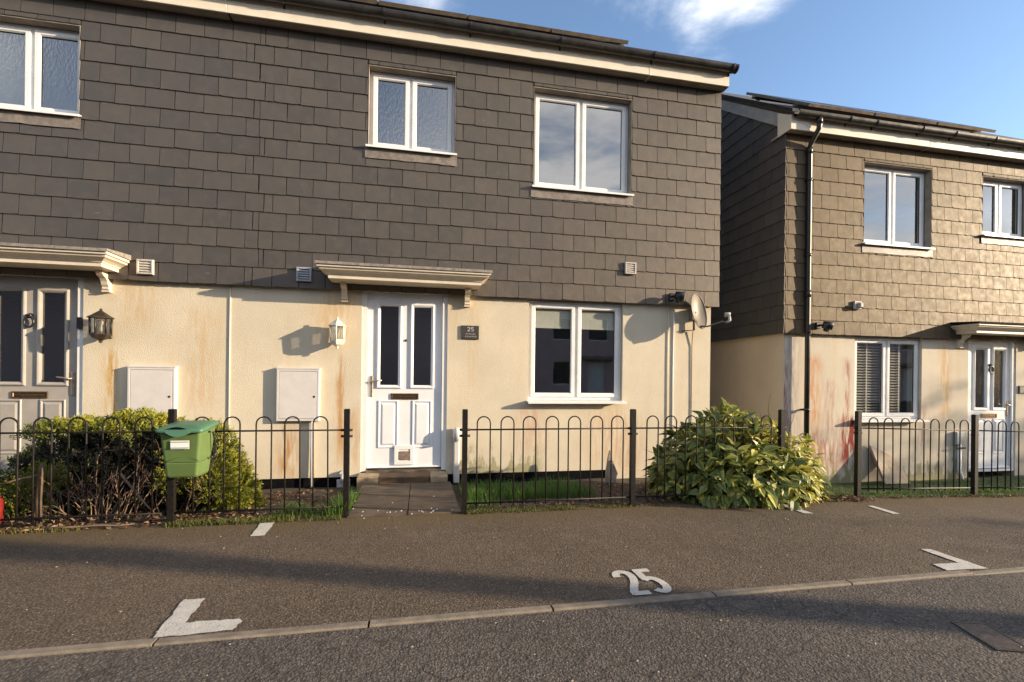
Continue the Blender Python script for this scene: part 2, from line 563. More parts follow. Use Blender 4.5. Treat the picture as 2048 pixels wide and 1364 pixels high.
M_CREAM = simple('cream_trim', (0.66, 0.575, 0.46), 0.42, 0.07, 8, dirt=((0.40, 0.29, 0.18), 22.0, 0.58, 0.4))
M_FASCIA = simple('fascia_board', (0.70, 0.62, 0.50), 0.4, 0.05, 5, dirt=((0.42, 0.33, 0.22), 9.0, 0.58, 0.4))
M_VERGE = simple('verge_board', (0.30, 0.29, 0.28), 0.6, 0.15, 7, dirt=((0.14, 0.13, 0.12), 9.0, 0.55, 0.5))
M_SOFFIT = simple('soffit_board', (0.42, 0.37, 0.31), 0.6, 0.1, 6)
M_GUTTER = simple('black_gutter', (0.030, 0.027, 0.025), 0.33, 0.3, 12, dirt=((0.12, 0.10, 0.075), 14.0, 0.55, 0.5))
M_PIPE = simple('black_pipe', (0.022, 0.019, 0.017), 0.38, 0.2, 12)
M_IRON = simple('fence_iron', (0.011, 0.009, 0.008), 0.5, 0.3, 40, 0.15, 220, spec=0.25, dirt=((0.060, 0.032, 0.018), 45.0, 0.62, 0.5))
M_GDOOR = simple('grey_door_skin', (0.33, 0.305, 0.275), 0.42, 0.06, 7, dirt=((0.20, 0.18, 0.16), 18.0, 0.6, 0.4))
M_LEAD = simple('lead_flashing', (0.185, 0.155, 0.13), 0.55, 0.25, 16, 0.35, 25, dirt=((0.27, 0.22, 0.17), 12.0, 0.5, 0.5))
M_LEADDARK = simple('canopy_felt', (0.23, 0.205, 0.175), 0.7, 0.25, 20, 0.3, 60)
M_ROOF = simple('roof_tiles', (0.075, 0.065, 0.058), 0.75, 0.3, 12, 0.6, 30)
M_BRASS = simple('aged_brass', (0.16, 0.10, 0.055), 0.38, 0.2, 40, metal=0.8)
M_STEEL = simple('worn_steel', (0.40, 0.33, 0.25), 0.35, 0.2, 40, metal=0.7)
M_BLACK = simple('black_plastic', (0.014, 0.014, 0.017), 0.35, 0.2, 20)
M_DARKROOM = simple('room_plaster', (0.42, 0.40, 0.36), 0.9, 0.1, 3)
M_FLOORIN = simple('room_carpet', (0.08, 0.07, 0.06), 1.0)
M_DPC = simple('black_plinth', (0.006, 0.006, 0.007), 0.95, 0.3, 20, 0.3, 60, spec=0.05)
M_CONC = simple('concrete_edging', (0.195, 0.158, 0.118), 0.9, 0.22, 14, 0.5, 160, dirt=((0.12, 0.10, 0.075), 10.0, 0.55, 0.6))
M_PAINT = simple('road_paint', (0.50, 0.465, 0.41), 0.75, 0.08, 18, 0.6, 120, dirt=((0.17, 0.14, 0.115), 60.0, 0.54, 0.85))
M_STONE = simple('step_stone', (0.125, 0.072, 0.036), 0.85, 0.35, 10, 0.6, 50)
M_STONE_L = simple('pale_step_stone', (0.30, 0.225, 0.14), 0.85, 0.25, 12, 0.5, 60)
M_SLAB = simple('paving_slab', (0.088, 0.062, 0.040), 0.88, 0.35, 6, 0.5, 70, dirt=((0.16, 0.115, 0.07), 4.0, 0.55, 0.6))
M_LEAN = simple('leaning_slab', (0.32, 0.255, 0.19), 0.9, 0.2, 8, 0.4, 60)
M_SOIL = simple('garden_soil', (0.050, 0.036, 0.024), 1.0, 0.45, 9, 1.0, 45, dirt=((0.022, 0.024, 0.010), 3.0, 0.5, 0.8))
M_GROUND = simple('far_ground', (0.06, 0.055, 0.045), 0.95, 0.3, 0.6)
M_LAWN = simple('lawn_soil', (0.035, 0.050, 0.014), 1.0, 0.35, 7, 1.0, 60)
M_ASPH = asphalt_mat('road_asphalt', (0.112, 0.092, 0.076))
M_ASPH2 = asphalt_mat('bay_asphalt', (0.124, 0.091, 0.064), True)
M_GLASS = glass_mat('window_glass')
M_GLASS_SKY = glass_mat('upper_glass', ior=3.0, tint=(0.6, 0.66, 0.7))
M_FROST = glass_mat('frosted_glass', 0.45, ior=3.0, streak=True, rough=0.10, tint=(0.5, 0.56, 0.62), tl=0.6)
M_DOORGL = glass_mat('door_glass', 0.30, ior=2.6, tint=(0.16, 0.17, 0.15), rough=0.06, tl=0.16)
M_BLIND = simple('roller_blind_cloth', (0.62, 0.60, 0.52), 0.85, 0.06, 9)
M_SLATBL = simple('blind_slats', (0.34, 0.29, 0.22), 0.6, 0.1, 30)
M_CURT = simple('cream_curtain', (0.74, 0.66, 0.47), 0.9, 0.1, 12)
M_LWHITE = simple('lantern_white', (0.72, 0.66, 0.54), 0.4, 0.05, 20)
M_LBLACK = simple('lantern_bronze', (0.024, 0.016, 0.010), 0.5, 0.4, 50)
M_LGLASS = glass_mat('lantern_glass', 0.12, ior=1.5, tint=(0.95, 0.92, 0.85), rough=0.05)
M_VENT = simple('vent_plastic', (0.46, 0.42, 0.37), 0.55, 0.15, 30)
M_VENT_G = simple('vent_plastic_grey', (0.30, 0.32, 0.35), 0.5, 0.12, 30)
M_BOX = simple('meter_box_white', (0.58, 0.55, 0.53), 0.45, 0.04, 9, dirt=((0.48, 0.42, 0.34), 16.0, 0.58, 0.35))
M_PLAQUE = simple('plaque_slate', (0.040, 0.035, 0.031), 0.5, 0.2, 30)
M_PLTEXT = simple('plaque_lettering', (0.44, 0.42, 0.39), 0.6)
M_DISH = simple('dish_grey', (0.15, 0.122, 0.09), 0.5, 0.06, 10, dirt=((0.30, 0.25, 0.19), 12.0, 0.58, 0.4))
M_GREEN = simple('caddy_green', (0.098, 0.155, 0.047), 0.45, 0.06, 9)
M_GREENLID = simple('caddy_lid_green', (0.062, 0.155, 0.092), 0.45, 0.06, 9)
M_GREENDK = simple('caddy_rib_green', (0.045, 0.085, 0.028), 0.5, 0.06, 9)
M_STICK = simple('white_sticker', (0.78, 0.78, 0.76), 0.5, 0.02)
M_STICKLINE = simple('sticker_print', (0.30, 0.33, 0.30), 0.5, 0.02)
M_RED = simple('red_plastic', (0.17, 0.013, 0.011), 0.45, 0.2, 20)
M_WOOD = simple('weathered_wood', (0.095, 0.062, 0.038), 0.85, 0.35, 14, 0.5, 60)
M_TWIG = simple('bare_twigs', (0.165, 0.098, 0.062), 0.85, 0.35, 9)
M_TWIGP = simple('pale_sticks', (0.19, 0.125, 0.082), 0.8, 0.3, 9)
M_LEAF_H = leaf_mat('conifer_leaf', 0.6, 0.3)
M_LEAF_A = leaf_mat('laurel_leaf', 0.5, 0.28, 0.22)
M_GRASS = leaf_mat('grass_blade', 0.6, 0.35)
M_LITTER = leaf_mat('leaf_litter', 0.8, 0.1)
M_SOLAR = simple('solar_cells', (0.012, 0.014, 0.022), 0.2, 0.2, 4)
M_ALU = simple('panel_frame', (0.20, 0.155, 0.11), 0.45, 0.15, 12, metal=0.4)
M_COVER = simple('iron_cover', (0.19, 0.14, 0.105), 0.6, 0.3, 30, 0.4, 160)
M_PEBBLE = simple('pale_petals', (0.75, 0.71, 0.64), 0.8, 0.08, 50)
M_POLE = simple('pole_wood', (0.10, 0.075, 0.05), 0.9, 0.3, 8)
M_OPP = simple('opposite_render', (0.60, 0.42, 0.40), 0.9, 0.1, 3)

# ------------------------------------------------------------------ ground

def zg(x):                       # the parking strip falls gently towards the right-hand house
    t = max(0.0, x - 2.9)
    return -0.030 * t * t / (t + 1.0)


def zwall(x):                    # garden level along the foot of the walls
    t = min(1, max(0, (x - 3.6) / 1.3))
    return -0.11 + (-0.33 + 0.11) * t * t * (3 - 2 * t)


def zgar(x, y):
    t = min(1, max(0, (y - 3.95) / 1.4))
    n = mnoise.noise(Vector((x * 2.3, y * 2.3, 0.3))) * 0.02 * (1 if y > 4.05 else 0.2)
    return zg(x) + (zwall(x) - zg(x)) * t * t * (3 - 2 * t) + n


def sheet(name, x0, x1, y0, y1, nx, ny, zf, mat):
    mb = MB()
    vs = [(x0 + (x1 - x0) * i / nx, y0 + (y1 - y0) * j / ny) for j in range(ny + 1) for i in range(nx + 1)]
    k = nx + 1
    mb.add([(x, y, zf(x, y)) for x, y in vs], [(j * k + i, j * k + i + 1, (j + 1) * k + i + 1, (j + 1) * k + i) for j in range(ny) for i in range(nx)], True)
    o = mb.build(name, mat)
    o['kind'] = 'structure'
    return o


sheet('ground', -900, 900, -900, 900, 8, 8, lambda x, y: -1.6, M_GROUND)
sheet('road', -60, 60, -8.0, 2.212, 120, 4, lambda x, y: zg(x), M_ASPH)
sheet('verge', -60, 60, -40, -8.0, 6, 6, lambda x, y: 0.02 if y < -8.1 else zg(x), M_GROUND)


def bay_edge(x):
    return 3.93 + 0.02 * math.sin(x * 3.1) + 0.012 * math.sin(x * 11.0 + 1)


sheet('parking_bay', -60, 60, 2.268, 3.99, 240, 3, lambda x, y: zg(x) + 0.002, M_ASPH2)
gb = sheet('garden', -12, 14, 3.90, 5.9, 260, 30, lambda x, y: zgar(x, y) - (0.02 if y < 3.96 else 0), M_SOIL)
sheet('yard', -60, 60, 5.9, 60, 8, 8, lambda x, y: -0.36, M_GROUND)

# concrete edging: one block each
kerb = empty('concrete_edging', (0, 2.24, 0), 'flush line of pale concrete edging blocks between road and parking bay', 'kerb')
xj = [-5.0, -4.14, -3.27, -2.40, -1.53 + 0.44, -0.214, 0.655, 1.543, 2.396, 3.26, 4.13, 5.0, 5.87, 6.74, 7.61, 8.5]
xj[4] = -1.08
for i in range(len(xj) - 1):
    a, c = xj[i] + 0.005, xj[i + 1] - 0.005
    j = random.uniform(-0.003, 0.003)
    q = MB()
    q.prism_x([(2.214 + j, -0.1), (2.266 + j, -0.1), (2.266 + j, 0.004), (2.260 + j, 0.010), (2.220 + j, 0.010), (2.214 + j, 0.003)], a, c)
    o = q.build('edging_block', M_CONC, kerb)
    o.location.z += zg((a + c) / 2) + random.uniform(-0.002, 0.002)
q = MB()
for x in (-0.214, 0.655, 1.543, 2.396):
    q.box(x - 0.0045, x + 0.0045, 2.222, 2.262, -0.05, -0.012)

# painted bay marks (sheets a few mm above the asphalt)

def poly_sheet(name, polys, z, mat, **k):
    mb = MB()
    for p in polys:
        mb.add([(x, y, zg(x) + z) for x, y in p], [tuple(range(len(p)))])
    o = mb.build(name, mat)
    return tag(o, **k)


def rough_poly(p, n=9, a=0.006):
    out_ = []
    for i in range(len(p)):
        x0, y0 = p[i]
        x1, y1 = p[(i + 1) % len(p)]
        for t in range(n):
            f = t / n
            out_.append((x0 + (x1 - x0) * f + random.uniform(-a, a) * (t > 0), y0 + (y1 - y0) * f + random.uniform(-a, a) * (t > 0)))
    return out_


poly_sheet('bay_corner_mark', [rough_poly([(-1.108, 2.273), (-0.80, 2.285), (-0.785, 2.36), (-0.81, 2.387), (-1.035, 2.39), (-1.050, 2.632), (-1.150, 2.636)])], 0.006, M_PAINT,
           label='big white painted L mark on the bay at bottom left above the concrete edging', cat='road marking', group='white parking bay marks')
poly_sheet('bay_corner_mark', [rough_poly([(3.150, 2.282), (3.455, 2.276), (3.455, 2.612), (3.385, 2.617), (3.370, 2.375), (3.170, 2.381)], 6, 0.004)], 0.006, M_PAINT,
           label='white painted corner mark on the bay at right, pointing back to the shrub', cat='road marking', group='white parking bay marks')
poly_sheet('bay_end_mark', [rough_poly([(-1.160, 3.607), (-1.064, 3.609), (-1.085, 3.925), (-1.185, 3.92)], 6, 0.004)], 0.006, M_PAINT,
           label='short white painted dash below the left-hand railing near its end post', cat='road marking', group='white parking bay marks')
poly_sheet('bay_end_mark', [rough_poly([(3.285, 3.50), (3.365, 3.49), (3.345, 3.80), (3.275, 3.80)], 5, 0.004)], 0.006, M_PAINT,
           label='short white painted dash under the tip of the spotted shrub', cat='road marking', group='white parking bay marks')
poly_sheet('bay_end_mark', [rough_poly([(4.11, 3.41), (4.18, 3.41), (4.20, 3.68), (4.14, 3.68)], 5, 0.004)], 0.006, M_PAINT,
           label='narrow white painted dash in front of the right-hand railing post', cat='road marking', group='white parking bay marks')


def ribbon(pts, w):
    """thick polyline as quads list"""
    L, Rr = [], []
    for i, p in enumerate(pts):
        a = Vector(pts[max(0, i - 1)])
        c = Vector(pts[min(len(pts) - 1, i + 1)])
        t = (c - a).normalized()
        n = Vector((-t.y, t.x)) * w / 2
        L.append(Vector(p) + n)
        Rr.append(Vector(p) - n)
    return L, Rr


def digit_mb(mb, strokes, ox, oy, sx, sy, wd, z):
    for k, st in enumerate(strokes):
        pts = [(ox + x * sx, oy + y * sy) for x, y in st]
        L, Rr = ribbon(pts, wd)
        vs = [(p.x, p.y, z + k * 0.0007) for p in L] + [(p.x, p.y, z + k * 0.0007) for p in Rr]
        n = len(L)
        mb.add(vs, [(i, i + 1, n + i + 1, n + i) for i in range(n - 1)])


def arc(cx_, cy_, rx, ry, a0, a1, n=14):
    return [(cx_ + rx * math.cos(R(a0 + (a1 - a0) * i / n)), cy_ + ry * math.sin(R(a0 + (a1 - a0) * i / n))) for i in range(n + 1)]


TWO = [arc(0.5, 0.76, 0.40, 0.19, 190, -12) + [(0.86, 0.62), (0.70, 0.46), (0.42, 0.28), (0.22, 0.12), (0.18, 0.0)], [(0.08, 0.055), (0.98, 0.055)]]
FIVE = [[(0.92, 0.945), (0.10, 0.945)], [(0.20, 1.0), (0.16, 0.52)], [(0.05, 0.53), (0.30, 0.585)] + arc(0.46, 0.32, 0.40, 0.27, 88, -140)]
mb = MB()
digit_mb(mb, TWO, 1.115, 2.297, 0.108, 0.31, 0.045, 0.006)
digit_mb(mb, FIVE, 1.252, 2.297, 0.108, 0.31, 0.045, 0.006)
tag(mb.build('bay_number', M_PAINT), 'white number 25 painted on the asphalt beside the edging', 'road marking')

# iron cover in the road
ic = empty('utility_cover', (2.53, 1.652, 0), 'small flat ribbed iron cover set in the road at bottom right', 'cover')
ic.rotation_euler = (0, 0, R(-17))
mb = MB()
mb.ring(-0.076, 0.076, -0.120, 0.120, [(0, 0.0), (0.008, 0.0), (0.008, 0.007), (0, 0.007)])
mb.v = [(x, z, y - 0.002) for x, y, z in mb.v]
mb.build('cover_frame', M_GUTTER, ic, world=False)
mb = MB()
mb.box(-0.066, 0.066, -0.110, 0.110, -0.05, 0.003)
for k in range(11):
    x = -0.060 + k * 0.0112
    mb.prism_y([(x, 0.003), (x + 0.006, 0.003), (x + 0.0045, 0.0055), (x + 0.0015, 0.0055)], -0.108, 0.108)
mb.build('cover_plate', M_COVER, ic, world=False)

# ------------------------------------------------------------------ houses
Y0 = 5.60            # render face of the centre house


SLATE_MESH = {}
SLATE_USE = [M_SLATE]


def slate_mesh(wd, h, var, mat):
    key = (round(wd, 3), round(h, 3), var, mat.name)
    if key in SLATE_MESH: return SLATE_MESH[key]
    rs = random.Random(int(wd * 1000) * 131 + int(h * 1000) * 17 + var)
    n = 5
    k = 0.006 / 0.24 * h
    jit = [rs.uniform(-0.0022, 0.0022) for _ in range(n + 1)]
    if rs.random() < 0.35:
        jit[0] += rs.uniform(0.003, 0.010)
    if rs.random() < 0.3:
        jit[n] += rs.uniform(0.003, 0.010)
    x0, x1 = -wd / 2, wd / 2
    s0, s1 = rs.uniform(-0.0015, 0.0015), rs.uniform(-0.0015, 0.0015)
    vs, fs = [], []
    for i in range(n + 1):
        x = x0 + (x1 - x0) * i / n
        vs += [(x, -0.0225, jit[i] + 0.002), (x, -0.0135, jit[i])]
        xt = x0 + s0 + (x1 + s1 - x0 - s0) * i / n
        vs += [(xt, -0.0095, h), (xt, -0.001, h)]
    for i in range(n):
        a_ = i * 4
        c_ = a_ + 4
        fs += [(a_, c_, c_ + 2, a_ + 2), (a_ + 1, c_ + 1, c_, a_), (a_ + 3, c_ + 3, c_ + 1, a_ + 1), (a_ + 2, c_ + 2, c_ + 3, a_ + 3)]
    fs += [(0, 2, 3, 1), (n * 4, n * 4 + 1, n * 4 + 3, n * 4 + 2)]
    me = bpy.data.meshes.new('slate')
    me.from_pydata(vs, [], fs)
    me.materials.append(mat)
    me.update()
    SLATE_MESH[key] = me
    return me


def put_slate(parent, x, z, wd, h, y, rot=None, name='slate'):
    std = abs(wd - 0.2685) < 0.002 and abs(h - 0.238) < 0.003
    me = slate_mesh(wd, h, random.randrange(9) if std else 0, SLATE_USE[0])
    o = bpy.data.objects.new(name, me)
    col.objects.link(o)
    o.location = (x, y, z)
    o.rotation_euler = (R(random.uniform(-0.35, 0.35)), R(random.uniform(-0.35, 0.35)), 0) if rot is None else (0, 0, rot)
    attach(o, parent)
    return o


def slates_front(parent, xa0, xa1, z0, z1, y, holes, phase, W=0.275, E=0.2013, st=(0, 0)):
    r = 0
    z = z0
    while z < z1 - 0.03:
        x0, x1 = xa0 + st[0] * (r * 5 % 3) * 0.055, xa1 + st[1] * (r * 5 % 3) * 0.055
        off = (W / 2 if r % 2 else 0) + phase
        k = math.floor((x0 - off) / W)
        edges = []
        while off + k * W < x1:
            edges.append((max(x0, off + k * W), min(x1, off + (k + 1) * W)))
            k += 1
        for a_, c_ in edges:
            if c_ - a_ < 0.03: continue
            e0, e1 = z, z + E
            pieces = [(a_, c_, e0, min(e1 + 0.037, z1))]
            for (hx0, hx1, hz0, hz1) in holes:
                nxt = []
                for (p0, p1, q0, q1) in pieces:
                    if p1 <= hx0 or p0 >= hx1 or min(q1, e1) <= hz0 + 0.004 or q0 >= hz1 - 0.004:
                        nxt.append((p0, p1, q0, q1))
                        continue
                    if q0 < hz0 < e1:                       # below a sill: keep the lower part
                        nxt.append((p0, p1, q0, hz0))
                        if p0 < hx0 - 0.03: nxt[-1] = (hx0, p1, q0, hz0); nxt.append((p0, hx0 - 0.004, q0, q1))
                        elif p1 > hx1 + 0.03: nxt[-1] = (p0, hx1, q0, hz0); nxt.append((hx1 + 0.004, p1, q0, q1))
                    elif q0 < hz1 < e1:                     # above a head: keep the upper part
                        if p0 < hx0 - 0.03: nxt.append((p0, hx0 - 0.004, q0, q1))
                        if p1 > hx1 + 0.03: nxt.append((hx1 + 0.004, p1, q0, q1))
                        nxt.append((max(p0, hx0), min(p1, hx1), hz1, q1))
                    else:
                        if p0 < hx0 - 0.02: nxt.append((p0, hx0 - 0.002, q0, q1))
                        if p1 > hx1 + 0.02: nxt.append((hx1 + 0.002, p1, q0, q1))
                pieces = nxt
            for (p0, p1, q0, q1) in pieces:
                if p1 - p0 < 0.025 or q1 - q0 < 0.025: continue
                put_slate(parent, (p0 + p1) / 2, q0 + random.uniform(-0.0015, 0.0015), p1 - p0 - 0.0065, q1 - q0, y)
        z += E
        r += 1


def window(root, x0, x1, z0, z1, yf, mull, glass, blind=None, sill=True, open_right=True):
    """uPVC two-light window: frame > casements, panes, sill, blind"""
    mb = MB()
    mb.ring(x0, x1, z0, z1, [(0, yf), (0.036, yf), (0.042, yf + 0.006), (0.042, yf + 0.06), (0, yf + 0.06)])
    mb.cbox(mull - 0.024, mull + 0.024, yf + 0.001, yf + 0.058, z0 + 0.040, z1 - 0.040, 0.005)
    wn = mb.build('window', M_UPVC, root)
    lights = [(x0 + 0.036, mull - 0.018), (mull + 0.018, x1 - 0.036)]
    for k, (a_, c_) in enumerate(lights):
        g0, g1 = z0 + 0.036, z1 - 0.036
        q = MB()
        q.ring(a_, c_, g0, g1, [(0, yf - 0.010), (0.004, yf - 0.016), (0.040, yf - 0.016), (0.052, yf - 0.004), (0.052, yf + 0.02), (0, yf + 0.02)])
        q.build('casement', M_UPVC, wn)
        q = MB()
        q.ring(a_ + 0.050, c_ - 0.050, g0 + 0.050, g1 - 0.050, [(0, yf + 0.001), (0.005, yf + 0.001), (0.005, yf + 0.012), (0, yf + 0.012)])
        q.build('gasket', M_BLACK, wn)
        q = MB()
        g = [(a_ + 0.046, yf + 0.010, g0 + 0.046), (c_ - 0.046, yf + 0.010, g0 + 0.046), (c_ - 0.046, yf + 0.010, g1 - 0.046), (a_ + 0.046, yf + 0.010, g1 - 0.046)]
        q.add(g, [(0, 1, 2, 3)])
        q.build('pane', glass if not isinstance(glass, (list, tuple)) else glass[k], wn)
        if blind and blind[0] == 'roller':
            q = MB()
            zt = g1
            zb_ = g1 - blind[1]
            q.add([(a_ + 0.01, yf + 0.036, zb_), (c_ - 0.01, yf + 0.036, zb_), (c_ - 0.01, yf + 0.036, zt), (a_ + 0.01, yf + 0.036, zt)], [(0, 1, 2, 3)])
            q.box(a_ + 0.01, c_ - 0.01, yf + 0.031, yf + 0.042, zb_ - 0.02, zb_)
            q.build('roller_blind', M_BLIND, wn)
        if blind and blind[0] == 'slats':
            q = MB()
            zc = g0 + 0.03
            frac = 1.0 if k == 0 else blind[1]
            xe = a_ + (c_ - a_) * frac
            while zc < g1 - 0.03:
                q.add([(a_, yf + 0.034, zc), (xe, yf + 0.034, zc), (xe, yf + 0.050, zc + 0.022), (a_, yf + 0.050, zc + 0.022)], [(0, 1, 2, 3)])
                zc += 0.042
            q.build('venetian_blind', M_SLATBL, wn)
            q = MB()
            xt = a_ + 0.09 + (c_ - a_ - 0.1) * 0.38
            q.box(xt - 0.010, xt + 0.010, yf + 0.028, yf + 0.031, g0, g1)
            q.build('blind_tape', M_BLIND, wn)
        if blind and blind[0] == 'curtain' and k == 0:
            q = MB()
            xs_ = [a_ + i * 0.02 for i in range(int((c_ - a_) * blind[1] / 0.02))]
            vs_ = [(x, yf + 0.12 + 0.02 * math.sin(i * 1.1), z_) for z_ in (g0, g1) for i, x in enumerate(xs_)]
            n_ = len(xs_)
            q.add(vs_, [(i, i + 1, n_ + i + 1, n_ + i) for i in range(n_ - 1)], True)
            q.build('curtain', M_CURT, wn)
    if sill:
        q = MB()
        q.prism_x([(yf + 0.03, z0 - 0.002), (yf - 0.125, z0 - 0.012), (yf - 0.160, z0 - 0.017), (yf - 0.160, z0 - 0.040), (yf - 0.150, z0 - 0.040), (yf - 0.14, z0 - 0.022), (yf + 0.03, z0 - 0.022)], x0 - 0.025, x1 + 0.02)
        q.build('sill', M_UPVC, wn)
    return wn


def door(root, xc, z0, yf, skin, handle_side, style):
    """panel door leaf with its frame, two long panes and furniture"""
    hw, H = 0.4275, 2.045
    x0, x1 = xc - hw, xc + hw
    q = MB()
    fw = 0.058
    q.prism_y([(x0 - fw, z0 - 0.02), (x0, z0 - 0.02), (x0, z0 + H), (x1, z0 + H), (x1, z0 - 0.02), (x1 + fw, z0 - 0.02), (x1 + fw, z0 + H + 0.055), (x0 - fw, z0 + H + 0.055)], yf - 0.032, yf + 0.07)
    fr = q.build('door_frame', M_UPVC, root)
    zs0, zs1 = z0 + 0.975, z0 + 1.895
    holes = [(xc - 0.285, xc - 0.078, zs0, zs1), (xc + 0.092, xc + 0.298, zs0, zs1)]
    q = MB()
    wall_grid(q, x0 + 0.004, x1 - 0.004, z0 + 0.006, z0 + H - 0.004, yf, yf + 0.045, holes)
    leaf = q.build('door', skin, root)
    for h in holes:
        q = MB()
        q.ring(h[0] - 0.038, h[1] + 0.038, h[2] - 0.038, h[3] + 0.038, [(0, yf - 0.001), (0.003, yf - 0.013), (0.014, yf - 0.019), (0.026, yf - 0.015), (0.040, yf - 0.004), (0.040, yf + 0.012), (0, yf + 0.012)])
        q.build('glazing_bead', skin, leaf)
        q = MB()
        q.add([(h[0], yf + 0.014, h[2]), (h[1], yf + 0.014, h[2]), (h[1], yf + 0.014, h[3]), (h[0], yf + 0.014, h[3])], [(0, 1, 2, 3)])
        q.build('pane', M_DOORGL, leaf)
    for a_, c_ in ((xc - 0.30, xc - 0.072), (xc + 0.086, xc + 0.312)):
        q = MB()
        e, g = z0 + 0.245, z0 + 0.80
        q.ring(a_, c_, e, g, [(0, yf - 0.001), (0.006, yf - 0.010), (0.014, yf - 0.010), (0.026, yf - 0.001)])
        q.prism_y([(a_ + 0.038, e + 0.038), (c_ - 0.038, e + 0.038), (c_ - 0.038, g - 0.038), (a_ + 0.038, g - 0.038)], yf - 0.0005, yf + 0.004)
        i0, i1, e0, e1 = a_ + 0.030, c_ - 0.030, e + 0.030, g - 0.030
        ii = 0.022
        q.add([(i0, yf - 0.0005, e0), (i1, yf - 0.0005, e0), (i1, yf - 0.0005, e1), (i0, yf - 0.0005, e1),
               (i0 + ii, yf - 0.011, e0 + ii), (i1 - ii, yf - 0.011, e0 + ii), (i1 - ii, yf - 0.011, e1 - ii), (i0 + ii, yf - 0.011, e1 - ii)],
              [(0, 1, 5, 4), (1, 2, 6, 5), (2, 3, 7, 6), (3, 0, 4, 7), (4, 5, 6, 7)])
        q.build('door_panel', skin, leaf)
    q = MB()
    zc = z0 + 0.845
    q.ring(xc - 0.158, xc + 0.158, zc - 0.036, zc + 0.036, [(0, yf - 0.001), (0.003, yf - 0.012), (0.016, yf - 0.012), (0.02, yf - 0.006), (0.02, yf - 0.001)])
    q.cbox(xc - 0.136, xc + 0.136, yf - 0.008, yf - 0.001, zc - 0.014, zc + 0.014, 0.004)
    q.build('letter_box', M_BRASS, leaf)
    hx = x0 + 0.052 if handle_side < 0 else x1 - 0.052
    q = MB()
    zc = z0 + 0.97
    q.cbox(hx - 0.016, hx + 0.016, yf - 0.012, yf - 0.001, zc - 0.13, zc + 0.11, 0.004)
    q.tube([(hx, yf - 0.01, zc + 0.045), (hx, yf - 0.05, zc + 0.045)], 0.010, 8)
    q.tube([(hx, yf - 0.05, zc + 0.045), (hx - handle_side * 0.05, yf - 0.055, zc + 0.052), (hx - handle_side * 0.115, yf - 0.052, zc + 0.060)], 0.0085, 8)
    q.build('handle', M_STEEL, leaf)
    if style == 'white':
        q = MB()
        q.tube([(xc + 0.004, yf - 0.008, z0 + 1.50), (xc + 0.004, yf - 0.0005, z0 + 1.50)], 0.014, 12)
        q.build('spyhole', M_BLACK, leaf)
        q = MB()
        q.ring(xc - 0.115, xc + 0.115, z0 + 0.045, z0 + 0.275, [(0, yf - 0.0135), (0.006, yf - 0.021), (0.045, yf - 0.021), (0.050, yf - 0.014)])
        q.box(xc - 0.112, xc + 0.112, yf - 0.0133, yf - 0.0005, z0 + 0.048, z0 + 0.272)
        cf = q.build('cat_flap', M_UPVC, leaf)
        q = MB()
        q.cbox(xc - 0.080, xc + 0.072, yf - 0.019, yf - 0.0135, z0 + 0.10, z0 + 0.205, 0.003)
        cf2 = q.build('cat_flap_door', M_COVER, leaf)
    else:
        q = MB()
        q.tube([(xc, yf - 0.034, z0 + 1.64), (xc, yf - 0.001, z0 + 1.66)], 0.022, 10)
        pts = [(xc + 0.042 * math.sin(t), yf - 0.03, z0 + 1.585 + 0.052 * math.cos(t)) for t in [i * 2 * math.pi / 18 for i in range(18)]]
        q.tube(pts, 0.011, 8, closed=True)
        q.build('knocker', M_BLACK, leaf)
    q = MB()
    q.prism_x([(yf + 0.05, z0 + 0.002), (yf - 0.06, z0 - 0.006), (yf - 0.06, z0 - 0.03), (yf + 0.05, z0 - 0.03)], x0 + 0.002, x1 - 0.002)
    q.build('threshold', M_STEEL if style == 'white' else M_UPVC, leaf)
    q = MB()
    q.cbox(x0 + 0.01, x1 - 0.01, yf - 0.028, yf - 0.001, z0 + 0.012, z0 + 0.030, 0.008)
    q.build('weather_bar', skin, leaf)
    return leaf


